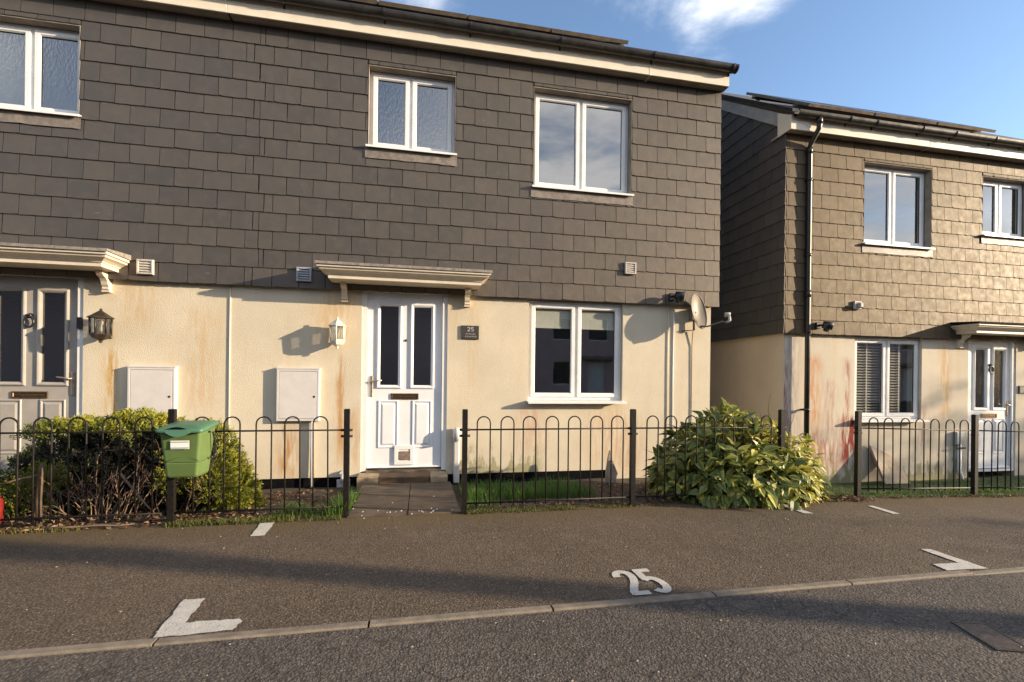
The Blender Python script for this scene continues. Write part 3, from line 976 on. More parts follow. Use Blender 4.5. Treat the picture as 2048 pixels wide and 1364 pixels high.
def canopy(root, xc, dz, yw, felt=None):
    """moulded door canopy with felt top edge and two scroll brackets"""
    q = MB()
    zt = 2.315 + dz
    # profile of (projection beyond the bottom edge, z)
    prof = [(0.00, zt - 0.128), (0.0, zt - 0.094), (0.012, zt - 0.091), (0.018, zt - 0.080), (0.045, zt - 0.062), (0.075, zt - 0.048), (0.080, zt - 0.030), (0.098, zt - 0.026), (0.098, zt)]
    hx, yb = 0.815, yw - 0.335
    rings = []
    for pr, z in prof:
        rings.append([(xc - hx - pr, yw, z), (xc - hx - pr, yb - pr, z), (xc + hx + pr, yb - pr, z), (xc + hx + pr, yw, z)])
    vs = [p for r_ in rings for p in r_]
    fs = []
    for j in range(len(prof) - 1):
        for i in range(3):
            fs.append((j * 4 + i, j * 4 + i + 1, (j + 1) * 4 + i + 1, (j + 1) * 4 + i))
    fs.append((0, 1, 2, 3))
    n = (len(prof) - 1) * 4
    fs.append((n + 3, n + 2, n + 1, n))
    q.add(vs, fs)
    cn = q.build('canopy', M_CREAM, root)
    # felt / lead top laid in four pieces with lapped joints
    cuts = [-0.93, -0.50, -0.24, 0.06, 0.50, 0.93]
    for i in range(5):
        q = MB()
        a_, c_ = xc + cuts[i] + 0.002, xc + cuts[i + 1] - 0.002
        j = random.uniform(0, 0.004)
        ye = yb - 0.112 - j
        q.prism_x([(yw, zt + 0.06), (ye, zt + 0.024), (ye, zt - 0.004), (ye + 0.008, zt - 0.004), (ye + 0.010, zt + 0.003), (yw, zt + 0.003)], a_, c_)
        q.build('canopy_sheet', felt or M_LEADDARK, cn)
    for sx in (-0.69, 0.69):
        q = MB()
        z1 = zt - 0.129
        pr = [(0, 0), (-0.155, 0), (-0.155, -0.03), (-0.135, -0.05), (-0.10, -0.065), (-0.075, -0.095), (-0.065, -0.13), (-0.05, -0.150), (-0.055, -0.170), (-0.04, -0.185), (0, -0.185)]
        q.prism_x([(yw + y, z1 + z) for y, z in pr], xc + sx - 0.03, xc + sx + 0.03)
        q.prism_x([(yw, z1 - 0.185), (yw - 0.052, z1 - 0.185), (yw - 0.052, z1 - 0.20), (yw, z1 - 0.20)], xc + sx - 0.036, xc + sx + 0.036)
        q.build('bracket', M_CREAM, cn)
    return cn


def house(name, label, x0, x1, y0, dz, zb, wallmat, holes_low, holes_up, phase, gable=None, sl0=None, sl1=None):
    """one dwelling: wall, slate hanging, eaves, roof.  y0 = render face, dz = storey offset"""
    root = empty(name, ((x0 + x1) / 2, y0, zb), label, 'house', 'slate-hung terraced houses')
    q = MB()
    wall_grid(q, x0, x1, zb, 2.13 + dz, y0, y0 + 0.22, holes_low)
    q.build('wall', wallmat, root)
    q = MB()
    sx1 = x1 + 0.07 if gable == 'right' else (sl1 or x1)
    sx0 = sl0 or x0
    wall_grid(q, sx0, sx1, 2.135 + dz, 4.96 + dz, y0 - 0.045, y0 + 0.22, holes_up)
    q.build('upper_wall', M_BACK, root)
    slates_front(root, sx0, sx1 + (0.012 if gable == 'right' else 0), 2.115 + dz, 4.95 + dz, y0 - 0.045, holes_up, phase, st=(1 if sl0 and gable == 'right' else 0, 1 if sl1 else 0))
    # shell behind: gables, back, floors
    D = 7.6
    q = MB()
    yb = y0 + D
    q.box(x0, x1, yb, yb + 0.2, zb, 5.0 + dz)
    q.build('back_wall', M_DARKROOM, root)
    q = MB()
    q.box(x0, x1, y0 + 0.221, yb, 2.25 + dz, 2.45 + dz)
    q.build('inner_floor', M_DARKROOM, root)
    q = MB()
    q.box(x0, x1, y0 + 0.221, yb, 4.985 + dz, 5.05 + dz)
    q.build('ceiling', M_DARKROOM, root)
    q = MB()
    q.box(x0, x1, yb - 0.3, yb - 0.001, zb + 0.1, zb + 0.12)
    q.build('back_skirting', M_DARKROOM, root)
    q = MB()
    q.box(x0, x1, y0 + 0.221, yb, zb - 0.1, zb + 0.10)
    q.build('ground_floor', M_FLOORIN, root)
    q = MB()
    for gx in (x0, x1 - 0.15):
        q.box(gx, gx + 0.15, y0 + 0.221, yb, zb + 0.101, 2.249 + dz)
        q.box(gx, gx + 0.15, y0 + 0.221, yb, 2.451 + dz, 4.97 + dz)
    q.box(x0 + 0.151, x1 - 0.151, y0 + 3.2, y0 + 3.3, zb + 0.101, 2.249 + dz)
    q.box(x0 + 0.151, x1 - 0.151, y0 + 3.2, y0 + 3.3, 2.451 + dz, 4.95 + dz)
    q.build('inner_wall', M_DARKROOM, root)
    # black damp course strip under the render
    q = MB()
    cut = [h for h in holes_low if h[2] <= zb + 0.2]
    xs_ = [x0 + 0.005]
    for h in cut: xs_ += [h[0], h[1]]
    xs_.append(x1 - 0.012)
    for i in range(0, len(xs_), 2):
        q.box(xs_[i], xs_[i + 1], y0 + 0.018, y0 + 0.2, zb - 0.35, zb - 0.001)
    q.build('plinth', M_DPC, root)
    # eaves
    ze = 4.95 + dz
    e0, e1 = x0 - (0.10 if gable == 'left' else 0), x1 + (0.10 if gable == 'right' else 0)
    q = MB()
    q.box(e0 + 0.012, e1 - 0.012, y0 - 0.172, y0 + 0.20, ze + 0.004, ze + 0.020)
    for yy_ in (0.06, 0.115):
        q.box(e0 + 0.012, e1 - 0.012, y0 - 0.19 + yy_, y0 - 0.184 + yy_, ze - 0.001, ze + 0.003)
    q.build('soffit', M_SOFFIT, root)
    q = MB()
    q.cbox(e0, e1, y0 - 0.19, y0 - 0.174, ze - 0.012, ze + 0.19, 0.003)
    if gable == 'right':
        q.prism_x([(y0 - 0.173, ze - 0.012), (y0 - 0.173, ze + 0.19), (y0 + 0.1, ze + 0.36), (y0 + 0.1, ze + 0.12), (y0 - 0.02, ze + 0.004), (y0 - 0.08, ze - 0.012)], e1 - 0.012, e1)
    if gable == 'left':
        q.prism_x([(y0 - 0.173, ze - 0.012), (y0 - 0.173, ze + 0.19), (y0 + 0.06, ze + 0.34), (y0 + 0.06, ze - 0.012)], e0, e0 + 0.012)
    fa = q.build('fascia', M_FASCIA, root)
    q = MB()
    xj_ = (e1 - 1.1 if gable == 'right' else e0 + 2.4)
    q.box(xj_ - 0.012, xj_ + 0.012, y0 - 0.1925, y0 - 0.189, ze - 0.013, ze + 0.12)
    q.box(xj_ - 0.012, xj_ + 0.012, y0 - 0.192, y0 - 0.05, ze - 0.016, ze - 0.011)
    q.build('joint_trim', M_FASCIA, fa)
    # gutter: half round trough
    gc, gz, gr = y0 - 0.258, ze + 0.188, 0.058
    g0, g1 = e0 + (0.03 if gable == 'left' else 0), e1 + (0.045 if gable == 'right' else 0)
    q = MB()
    ring_ = [(gc + gr * math.cos(R(a_)), gz + gr * math.sin(R(a_)) * 1.0) for a_ in range(180, 361, 15)]
    inner = [(gc + (gr - 0.004) * math.cos(R(a_)), gz + (gr - 0.004) * math.sin(R(a_))) for a_ in range(360, 179, -15)]
    pr = [(gc - gr - 0.004, gz + 0.008)] + ring_ + inner + [(gc - gr + 0.006, gz + 0.008)]
    k = len(pr)
    q.add([(g0, y, z) for y, z in pr] + [(g1, y, z) for y, z in pr], [(i, (i + 1) % k, (i + 1) % k + k, i + k) for i in range(k)], True)
    gut = q.build('gutter', M_GUTTER, root)
    def hoop(x, wdt, rr, nm):
        q = MB()
        o_ = [(gc + (rr) * math.cos(R(a_)), gz + rr * math.sin(R(a_))) for a_ in range(172, 369, 14)]
        i_ = [(gc + (gr + 0.0015) * math.cos(R(a_)), gz + (gr + 0.0015) * math.sin(R(a_))) for a_ in range(368, 171, -14)]
        q.prism_x(o_ + i_, x - wdt, x + wdt)
        q.box(x - wdt * 0.7, x + wdt * 0.7, y0 - 0.2, y0 - 0.189, gz - 0.075, gz - 0.01)
        q.build(nm, M_GUTTER, gut)
    xb = {'right': [-1.46, -0.42, 0.53, 1.60, 2.78], 'left': [5.9, 6.35, 7.15, 7.75, 8.5, 9.1], None: [-4.6, -3.55, -2.5]}[gable]
    for x in xb:
        hoop(x, 0.011, gr + 0.009, 'gutter_bracket')
    if gable == 'right':
        hoop(g1 - 0.06, 0.014, gr + 0.011, 'gutter_bracket')
        q = MB()
        q.prism_x([(gc + (gr + 0.008) * math.cos(R(a_)), gz + (gr + 0.008) * math.sin(R(a_))) for a_ in range(175, 366, 12)], g1 - 0.012, g1 + 0.004)
        q.build('gutter_end_cap', M_GUTTER, gut)
    # roof slab at 35.6 degrees, in two slopes
    T = math.tan(R(35.6))
    ye, zr = y0 - 0.25, ze + 0.20
    yr = y0 + D / 2
    q = MB()
    zrid = zr + (yr - ye) * T
    q.prism_x([(ye, zr), (yr, zrid), (2 * yr - ye, zr), (2 * yr - ye, zr - 0.05), (yr, zrid - 0.06), (ye, zr - 0.035)], e0 + 0.004, e1 - 0.004)
    q.build('roof', M_ROOF, root)
    return root


# ---- openings (x0,x1,z0,z1)
W1 = (-4.40, -3.415, 3.725, 4.685)
W2 = (-0.600, 0.385, 3.725, 4.685)
W3 = (1.325, 2.60, 3.445, 4.690)
W4 = (1.305, 2.535, 0.850, 2.127)
DC, DL = -0.165, -3.885
ZD = 0.075

hl = house('terraced_house', 'slate-hung house at the far left with the grey panelled front door', -9.6, -2.02, Y0, 0, 0.005, M_WALL_L,
           [(DL - 0.485, DL + 0.485, -0.1, 2.127)], [W1], 0.06, None, None, -1.79)
hc = house('terraced_house', 'middle slate-hung house with cream render and white front door with cat flap', -2.018, 3.775, Y0, 0, 0.005, M_WALL_C,
           [(DC - 0.485, DC + 0.485, -0.1, 2.127), W4], [W2, W3], 0.06, 'right', -1.788)
DZ, Y2 = -0.28, 5.85
W5 = (6.385, 7.62, 3.165, 4.41)
W6 = (8.60, 9.58, 3.445, 4.405)
W7 = (6.315, 7.545, 0.57, 1.847)
D2 = 8.925
SLATE_USE[0] = M_SLATE_R
hr = house('terraced_house', 'set-back slate-hung house on the right with black downpipe at its corner', 5.12, 11.6, Y2, DZ, -0.34, M_WALL_R,
           [(D2 - 0.485, D2 + 0.485, -0.5, 1.847), W7], [W5, W6], 0.02, 'left', 5.072)

FY = Y0 + 0.05
wn1 = window(hl, W1[0], W1[1], W1[2] + 0.045, W1[3] - 0.012, FY, -3.895, M_FROST, ('curtain', 0.92))
wn2 = window(hc, W2[0] + 0.004, W2[1] - 0.004, W2[2] + 0.045, W2[3] - 0.012, FY, -0.135, M_FROST)
wn3 = window(hc, W3[0] + 0.004, W3[1] - 0.004, W3[2] + 0.045, W3[3] - 0.012, FY, 1.955, M_GLASS_SKY)
wn4 = window(hc, W4[0] + 0.004, W4[1] - 0.004, W4[2] + 0.035, 2.105, FY, 1.925, M_GLASS, ('roller', 0.27))
FY2 = Y2 + 0.05
wn5 = window(hr, W5[0] + 0.004, W5[1] - 0.004, W5[2] + 0.045, W5[3] - 0.012, FY2, 7.0, M_GLASS_SKY)
wn6 = window(hr, W6[0] + 0.004, W6[1] - 0.004, W6[2] + 0.045, W6[3] - 0.012, FY2, 9.06, M_GLASS_SKY)
wn7 = window(hr, W7[0] + 0.004, W7[1] - 0.004, W7[2] + 0.035, 1.825, FY2, 6.93, M_GLASS, ('slats', 0.55))
# timber-board window heads in the render zone, lead aprons and head boards in the slate zone

def apron(root, W, y, x_ex=0.03):
    q = MB()
    n = 14
    xa, xb_ = W[0] - x_ex, W[1] + x_ex * 0.6
    vs_, fs_ = [], []
    for i in range(n + 1):
        x = xa + (xb_ - xa) * i / n
        jz = random.uniform(-0.004, 0.004)
        jy = random.uniform(-0.004, 0.002)
        vs_ += [(x, y - 0.024 + jy * 0.4, W[2] + 0.010), (x, y - 0.026 + jy, W[2] - 0.05), (x, y - 0.029 + jy, W[2] - 0.105 + jz)]
    for i in range(n):
        for j in range(2):
            fs_.append((i * 3 + j, i * 3 + 3 + j, i * 3 + 4 + j, i * 3 + 1 + j))
    q.add(vs_, fs_, True)
    q.add([(xa, y, W[2] + 0.010), (xb_, y, W[2] + 0.010), (xb_, y - 0.024, W[2] + 0.010), (xa, y - 0.024, W[2] + 0.010)], [(0, 1, 2, 3)])
    q.build('lead_apron', M_LEAD, root)
    q = MB()
    q.box(W[0] + 0.001, W[1] - 0.001, y - 0.012, y + 0.085, W[3] - 0.013, W[3] - 0.001)
    q.box(W[1] - 0.006, W[1] - 0.001, y - 0.018, y + 0.085, W[2] + 0.05, W[3] - 0.014)
    q.box(W[0] + 0.001, W[0] + 0.004, y - 0.018, y + 0.085, W[2] + 0.05, W[3] - 0.014)
    q.build('reveal_lining', M_REVEAL, root)


apron(hl, W1, Y0 - 0.045)
apron(hc, W2, Y0 - 0.045)
apron(hc, W3, Y0 - 0.045)
apron(hr, W5, Y2 - 0.045)
apron(hr, W6, Y2 - 0.045)
for rt_, Wd, yy_, zt_ in ((hc, W4, Y0, 2.105), (hr, W7, Y2, 1.825)):
    q = MB()
    q.box(Wd[0] + 0.002, Wd[1] - 0.002, yy_ + 0.03, yy_ + 0.2, zt_ + 0.002, Wd[3] - 0.001)
    q.build('window_head', M_REVEAL, rt_)
door(hc, DC, ZD, Y0 + 0.045, M_UPVC_D, -1, 'white')
door(hl, DL, ZD, Y0 + 0.045, M_GDOOR, 1, 'grey')
door(hr, D2, ZD + DZ, Y2 + 0.045, M_UPVC_D, 1, 'white2')
canopy(hc, DC + 0.02, 0, Y0)
canopy(hl, DL + 0.02, 0, Y0)
canopy(hr, D2, DZ, Y2, M_BACK)

# gable of the right-hand house: slate courses, verge board
GX = 5.12
q = MB()
T = math.tan(R(35.6))
q.prism_x([(Y2 - 0.045, 2.135 + DZ), (Y2 + 7.6, 2.135 + DZ), (Y2 + 7.6, 4.95 + DZ + 0.1), (Y2 + 3.8, 4.95 + DZ + 0.1 + 4.0 * T), (Y2 - 0.045, 4.95 + DZ + 0.12)], GX - 0.050, GX - 0.001)
q.build('gable_wall', M_BACK, hr)
q = MB()
q.prism_x([(Y2, -0.34), (Y2 + 7.6, -0.34), (Y2 + 7.6, 2.13 + DZ), (Y2, 2.13 + DZ)], GX - 0.012, GX - 0.001)
q.build('gable_render', M_WALL_G, hr)
SLATE_USE[0] = M_SLATE
W_, E_ = 0.275, 0.2013
r = 0
z = 2.115 + DZ
while z < 7.0:
    y = Y2 - 0.045 - 0.022 + (0 if r % 2 else -W_ / 2) + 0.0
    kk = 0
    while y < Y2 + 2.3:
        a_ = max(y, Y2 - 0.065)
        c_ = y + W_
        if c_ - a_ > 0.04:
            za = 4.95 + DZ + 0.15 + (a_ - Y2) * T - z       # room under the verge at either end
            zc = 4.95 + DZ + 0.15 + (c_ - Y2) * T - z
            full = E_ + 0.037
            if min(za, zc) > full:
                put_slate(hr, 0, 0, c_ - a_ - 0.004, round(full, 2), 0, R(-90)).location = (GX - 0.050, (a_ + c_) / 2, z)
            elif zc > 0.03:
                ha, hc_ = max(0.0, min(za, full)), min(zc, full)
                a2 = a_ if za > 0 else a_ - za / T
                pr_ = [(a2 + 0.002, 0), (c_ - 0.002, 0), (c_ - 0.002, hc_)]
                if zc > full: pr_.append((a_ + max(0, (full - za) / T), full))
                if ha > 0.005: pr_.append((a_ + 0.002, ha))
                q = MB()
                k = len(pr_)
                q.add([(GX - 0.050 - 0.0225 + 0.013 * zz_ / full, yy_, z + zz_) for yy_, zz_ in pr_] + [(GX - 0.050 - 0.0135 + 0.0125 * zz_ / full, yy_, z + zz_) for yy_, zz_ in pr_],
                      [tuple(range(k)), tuple(reversed(range(k, 2 * k)))] + [(m_, (m_ + 1) % k, (m_ + 1) % k + k, m_ + k) for m_ in range(k)])
                q.build('slate', M_SLATE, hr)
        y += W_
    z += E_
    r += 1
# corner return strip in the same slate (pale face beside the downpipe)
q = MB()
zv = 4.95 + DZ + 0.20
q.prism_x([(Y2 - 0.10, zv - 0.17), (Y2 - 0.10, zv + 0.03), (Y2 + 3.6, zv + 0.022 + 3.75 * T), (Y2 + 3.6, zv - 0.10 + 3.75 * T)], GX - 0.088, GX - 0.074)
q.build('bargeboard', M_VERGE, hr)
q = MB()
q.prism_x([(Y2 - 0.255, zv - 0.01), (Y2 - 0.255, zv + 0.035), (Y2 + 3.6, zv + 0.035 + 3.855 * T), (Y2 + 3.6, zv - 0.01 + 3.855 * T)], GX - 0.135, GX - 0.03)
q.build('verge_cap', M_GUTTER, hr)

# downpipe with swan neck
q = MB()
dpx, dpy = 5.415, Y2 - 0.095
gz_ = 4.95 + DZ + 0.13
q.tube([(dpx, Y2 - 0.258, gz_ + 0.03), (dpx, Y2 - 0.258, gz_ - 0.09), (dpx, Y2 - 0.25, gz_ - 0.13), (dpx, Y2 - 0.12, gz_ - 0.27), (dpx, dpy, gz_ - 0.33), (dpx, dpy, 2.0), (dpx, dpy, -0.30)], 0.034, 14)
dp = q.build('downpipe', M_PIPE, hr)
for zc in (4.02, 2.95, 1.86, 0.75):
    q = MB()
    q.tube([(dpx, dpy, zc - 0.02), (dpx, dpy, zc + 0.02)], 0.041, 14)
    q.box(dpx - 0.055, dpx + 0.055, dpy + 0.03, dpy + 0.045, zc - 0.014, zc + 0.014)
    q.box(dpx - 0.02, dpx + 0.02, dpy + 0.03, Y2 - 0.02 if zc > 1.9 else Y2, zc - 0.010, zc + 0.010)
    q.build('pipe_clip', M_PIPE, dp)
for zc in (gz_ - 0.02, gz_ - 0.36, 2.4):
    q = MB()
    yy_ = Y2 - 0.258 if zc > gz_ - 0.1 else dpy
    q.tube([(dpx, yy_, zc - 0.05), (dpx, yy_, zc + 0.05)], 0.040, 14)
    q.build('pipe_socket', M_PIPE, dp)

# ------------------------------------------------------------------ solar panels on the roofs

def solar(x0, x1, ys, y0, ze, label):
    """one panel lying on a roof slope"""
    T = math.tan(R(35.6))
    c, s_ = math.cos(R(35.6)), math.sin(R(35.6))
    yb, zb_ = ys, ze + 0.20 + (ys - (y0 - 0.25)) * T
    o = empty('solar_panel', ((x0 + x1) / 2, yb, zb_), label, 'solar panel', 'solar panels on the roofs')
    def pt(x, l, h): return (x, yb + l * c - h * s_, zb_ + l * s_ + h * c)
    def slab(mb, a_, e_, l0, l1, h0, h1):
        vs = [pt(x, l, h) for x in (a_, e_) for l in (l0, l1) for h in (h0, h1)]
        mb.add(vs, [(0, 1, 3, 2), (4, 6, 7, 5), (0, 4, 5, 1), (2, 3, 7, 6), (0, 2, 6, 4), (1, 5, 7, 3)])
    q = MB()
    slab(q, x0, x1, 0, 0.03, 0.07, 0.11); slab(q, x0, x1, 1.62, 1.65, 0.07, 0.11)
    slab(q, x0, x0 + 0.03, 0.031, 1.619, 0.07, 0.11); slab(q, x1 - 0.03, x1, 0.031, 1.619, 0.07, 0.11)
    q.build('frame', M_ALU, o)
    q = MB()
    slab(q, x0 + 0.031, x1 - 0.031, 0.031, 1.619, 0.085, 0.105)
    q.build('cells', M_SOLAR, o)
    for l in (0.25, 1.35):
        q = MB()
        slab(q, x0 - 0.04, x1 + 0.04, l, l + 0.04, 0.03, 0.069)
        rl = q.build('rail', M_ALU, o)
        for x in (x0 + 0.08, x1 - 0.08):
            q = MB()
            slab(q, x - 0.02, x + 0.02, l - 0.003, l + 0.055, 0.0, 0.029)
            q.build('roof_hook', M_ALU, rl)


for i, lab in enumerate(('solar panel at the right end of the row above the middle gutter', 'second solar panel from the right end above the middle gutter', 'third solar panel from the right end above the middle gutter',
                         'fourth solar panel from the right end above the middle gutter')):
    solar(2.55 - 1.02 * (i + 1) + 0.01, 2.55 - 1.02 * i - 0.01, 5.60, Y0, 4.95, lab)
for i, lab in enumerate(('solar panel above the gutter at the corner with the downpipe', 'second solar panel from the downpipe corner on the right roof', 'third solar panel from the downpipe corner on the right roof')):
    solar(5.45 + 1.15 * i, 6.57 + 1.15 * i, 5.86, Y2, 4.95 + DZ, lab)

# ------------------------------------------------------------------ wall fixtures

def lantern(x, z, yw, mat, label, r=0.075):
    o = empty('wall_lantern', (x, yw, z), label, 'lantern', 'wall lanterns beside the front doors')
    yc = yw - 0.125
    def hexp(rr): return [(rr, 0)]
    q = MB()
    q.lathe(x, yc, [(0.0, z + 0.165), (0.012, z + 0.160), (0.010, z + 0.145), (0.018, z + 0.138), (0.040, z + 0.122), (r * 0.92, z + 0.095), (r * 1.36, z + 0.072), (r * 1.36, z + 0.064), (0, z + 0.064)], 6, R(30), smooth=False)
    q.build('cap', mat, o)
    q = MB()
    for k in range(6):
        a_ = R(30 + 60 * k)
        q.tube([(x + r * 1.08 * math.cos(a_), yc + r * 1.08 * math.sin(a_), z + 0.066), (x + r * math.cos(a_), yc + r * math.sin(a_), z - 0.098)], 0.009, 6)
    q.lathe(x, yc, [(r * 1.08, z - 0.085), (r * 1.12, z - 0.098), (r * 1.05, z - 0.110), (r * 0.80, z - 0.138), (0.028, z - 0.155), (0.014, z - 0.165), (0.016, z - 0.180), (0, z - 0.188)], 6, R(30), smooth=False)
    q.build('cage', mat, o)
    q = MB()
    q.lathe(x, yc, [(r * 0.96, z + 0.064), (r * 0.92, z - 0.096)], 6, R(30), smooth=False)
    q.build('glass', M_LGLASS, o)
    q = MB()
    q.tube([(x, yc, z - 0.09), (x, yc, z - 0.01)], 0.014, 8)
    q.lathe(x, yc, [(0, z + 0.05), (0.022, z + 0.035), (0.024, z + 0.01), (0.012, z - 0.012)], 8)
    q.build('bulb', M_LWHITE, o)
    q = MB()
    q.cbox(x - 0.035, x + 0.035, yw - 0.014, yw, z - 0.13, z + 0.05, 0.005)
    q.tube([(x, yw - 0.01, z - 0.06), (x, yw - 0.05, z - 0.13), (x, yc, z - 0.15)], 0.012, 8)
    q.build('back_plate', mat, o)
    return o


lantern(-0.895, 1.635, Y0, M_LWHITE, 'white hexagonal wall lantern left of the white front door')
lantern(-3.170, 1.640, Y0, M_LBLACK, 'dark bronze hexagonal wall lantern right of the grey front door', 0.080)


def meter_box(x, z0, label):
    o = empty('meter_box', (x, Y0, z0), label, 'meter box', 'white meter boxes on the render')
    hw, h = 0.222, 0.575
    q = MB()
    q.ring(x - hw, x + hw, z0, z0 + h, [(0, Y0), (0, Y0 - 0.050), (0.004, Y0 - 0.055), (0.022, Y0 - 0.055), (0.024, Y0 - 0.050), (0.024, Y0)])
    q.build('casing', M_BOX, o)
    q = MB()
    q.cbox(x - hw + 0.026, x + hw - 0.026, Y0 - 0.054, Y0 - 0.002, z0 + 0.027, z0 + h - 0.027, 0.004)
    q.build('door', M_BOX, o)
    q = MB()
    q.tube([(x + hw - 0.055, Y0 - 0.056, z0 + h * 0.47), (x + hw - 0.055, Y0 - 0.0545, z0 + h * 0.47)], 0.012, 10)
    q.build('lock', M_BLACK, o)
    q = MB()
    q.prism_x([(Y0, z0 + h + 0.001), (Y0, z0 + h + 0.02), (Y0 - 0.058, z0 + h + 0.008), (Y0 - 0.058, z0 + h + 0.001)], x - hw - 0.004, x + hw + 0.004)
    q.build('hood', M_BOX, o)


meter_box(-1.312, 0.645, 'white meter box between the drainpipe bead and white lantern')
meter_box(-2.745, 0.640, 'white meter box behind the clipped shrub near the bronze lantern')


def pipe(name, pts, r, mat, label, cat, group=None, n=10, extra=None):
    q = MB()
    q.tube(pts, r, n)
    if extra: extra(q)
    return tag(q.build(name, mat), label, cat, group)


pipe('gas_pipe', [(-1.165, Y0 - 0.03, 0.65), (-1.165, Y0 - 0.03, 0.3), (-1.162, Y0 - 0.035, -0.14)], 0.017, M_UPVC, 'thin white pipe running down from the right meter box to the soil', 'pipe')


def wp(q):
    q.box(0.405, 0.475, Y0 - 0.05, Y0 - 0.0005, -0.08, 0.40)
    q.lathe(0.44, Y0 - 0.045, [(0.0, 0.565), (0.03, 0.555), (0.046, 0.53), (0.050, 0.49), (0.050, 0.415), (0, 0.412)], 12)


q = MB()
q.cbox(0.405, 0.475, Y0 - 0.045, Y0 - 0.0005, -0.10, 0.42, 0.012)
q.lathe(0.44, Y0 - 0.052, [(0.0, 0.565), (0.03, 0.555), (0.046, 0.53), (0.050, 0.49), (0.050, 0.405), (0, 0.400)], 14)
tag(q.build('pipe_cover', M_BOX), 'white pipe cover with grey rounded cap at right foot of white door', 'pipe cover')
q = MB()
q.tube([(-0.83, Y0 - 0.005, 0.04), (-0.83, Y0 - 0.045, 0.04)], [0.045, 0.042], 14)
q.tube([(-0.83, Y0 - 0.045, 0.04), (-0.83, Y0 - 0.07, 0.02), (-0.83, Y0 - 0.075, -0.04)], 0.024, 10)
q.cbox(-0.90, -0.76, Y0 - 0.03, Y0 - 0.001, -0.11, -0.02, 0.006)
tag(q.build('water_tap', M_BOX), 'small pale outlet fitting low on the wall left of the doorstep', 'outlet')


def vent(x, z, yw, mat, label, s=0.078, boxy=False):
    o = empty('air_vent', (x, yw, z), label, 'vent', 'square vents on the slate cladding')
    q = MB()
    y1 = yw - 0.001
    q.ring(x - s, x + s, z - s, z + s, [(0, y1), (0, y1 - 0.022), (0.005, y1 - 0.028), (0.018, y1 - 0.028), (0.022, y1 - 0.02), (0.022, y1)])
    q.build('flange', mat, o)
    q = MB()
    q.box(x - s + 0.0225, x + s - 0.0225, y1 - 0.008, y1, z - s + 0.0225, z + s - 0.0225)
    q.build('back', mat, o)
    for k in range(4):
        q = MB()
        zc = z - s + 0.030 + k * (2 * s - 0.05) / 4
        q.prism_x([(y1 - 0.009, zc + 0.020), (y1 - 0.024, zc), (y1 - 0.024, zc + 0.006), (y1 - 0.009, zc + 0.024)], x - s + 0.0225, x + s - 0.0225)
        q.build('slat', mat, o)
    if boxy:
        q = MB()
        q.cbox(x - s * 0.2, x + s * 0.8, y1 - 0.075, y1 - 0.029, z - s * 0.7, z + s * 0.5, 0.012)
        q.build('cowl', mat, o)


YS = Y0 - 0.067
vent(-2.80, 2.255, YS, M_VENT, 'pale square vent beside the grey-door canopy end')
vent(-1.258, 2.262, YS, M_VENT_G, 'grey square vent in the canopy shadow left of the white door')
vent(2.59, 2.548, YS, M_VENT, 'pale square vent low on slates above the ground-floor window', 0.075)
vent(6.27, 2.275, Y2 - 0.067, M_VENT, 'small hooded vent on the slates of the set-back house', 0.06, True)


def flood(x, z, yw, label):
    o = empty('security_light', (x, yw, z), label, 'light', 'black security lights under the slates')
    q = MB()
    q.cbox(x - 0.035, x + 0.035, yw - 0.03, yw - 0.001, z - 0.045, z + 0.045, 0.005)
    q.tube([(x, yw - 0.03, z), (x + 0.02, yw - 0.09, z)], 0.016, 8)
    q.build('bracket', M_BLACK, o)
    q = MB()
    q.tube([(x - 0.005, yw - 0.10, z + 0.005), (x + 0.09, yw - 0.17, z - 0.02)], [0.050, 0.062], 12)
    q.tube([(x + 0.02, yw - 0.10, z - 0.06), (x + 0.04, yw - 0.15, z - 0.08)], [0.026, 0.030], 10)
    q.build('lamp_head', M_BLACK, o)


flood(3.165, 2.215, YS, 'black security light under the slates left of the satellite dish')
flood(5.60, 1.955, Y2 - 0.067, 'black security light beside the downpipe of the set-back house')

# satellite dish
so_ = empty('satellite_dish', (3.50, Y0, 2.0), 'grey oval satellite dish on the wall corner of the middle house', 'satellite dish')
nrm = Vector((0.40, -0.88, 0.20)).normalized()
ux = nrm.cross(Vector((0, 0, 1))).normalized() * -1
uy = ux.cross(nrm) * -1
if uy.z < 0: uy = -uy
dc = Vector((3.475, 5.40, 2.025))


def dpt(a_, c_, h):
    return dc + ux * a_ + uy * c_ + nrm * h


q = MB()
NR, NA = 7, 32
front, back = [], []
for i in range(NR + 1):
    rr = i / NR
    for k in range(NA):
        t = 2 * math.pi * k / NA
        a_, c_ = 0.155 * rr * math.cos(t), 0.230 * rr * math.sin(t)
        front.append(dpt(a_, c_, -0.055 * (1 - rr * rr)))
        back.append(dpt(a_ * 1.0, c_ * 1.0, -0.055 * (1 - rr * rr) - 0.006))
fs = []
for i in range(NR):
    for k in range(NA):
        l = (k + 1) % NA
        fs.append((i * NA + k, i * NA + l, (i + 1) * NA + l, (i + 1) * NA + k))
q.add(front, fs, True)
q.add(back, [tuple(reversed(f)) for f in fs], True)
q.tube([dpt(0.156 * math.cos(2 * math.pi * k / NA), 0.231 * math.sin(2 * math.pi * k / NA), 0) for k in range(NA)], 0.006, 6, closed=True)
q.build('reflector', M_DISH, so_)
q = MB()
lnb = dpt(0.02, -0.10, 0.34)
q.tube([dpt(0.0, -0.19, -0.02), dpt(0.05, -0.21, 0.05), dpt(0.15, -0.18, 0.19), dpt(0.18, -0.20, 0.23)], 0.010, 8)
q.build('feed_arm', M_DISH, so_)
q = MB()
q.tube([dpt(0.18, -0.205, 0.225), dpt(0.205, -0.18, 0.26), dpt(0.215, -0.11, 0.26)], [0.014, 0.018, 0.016], 10)
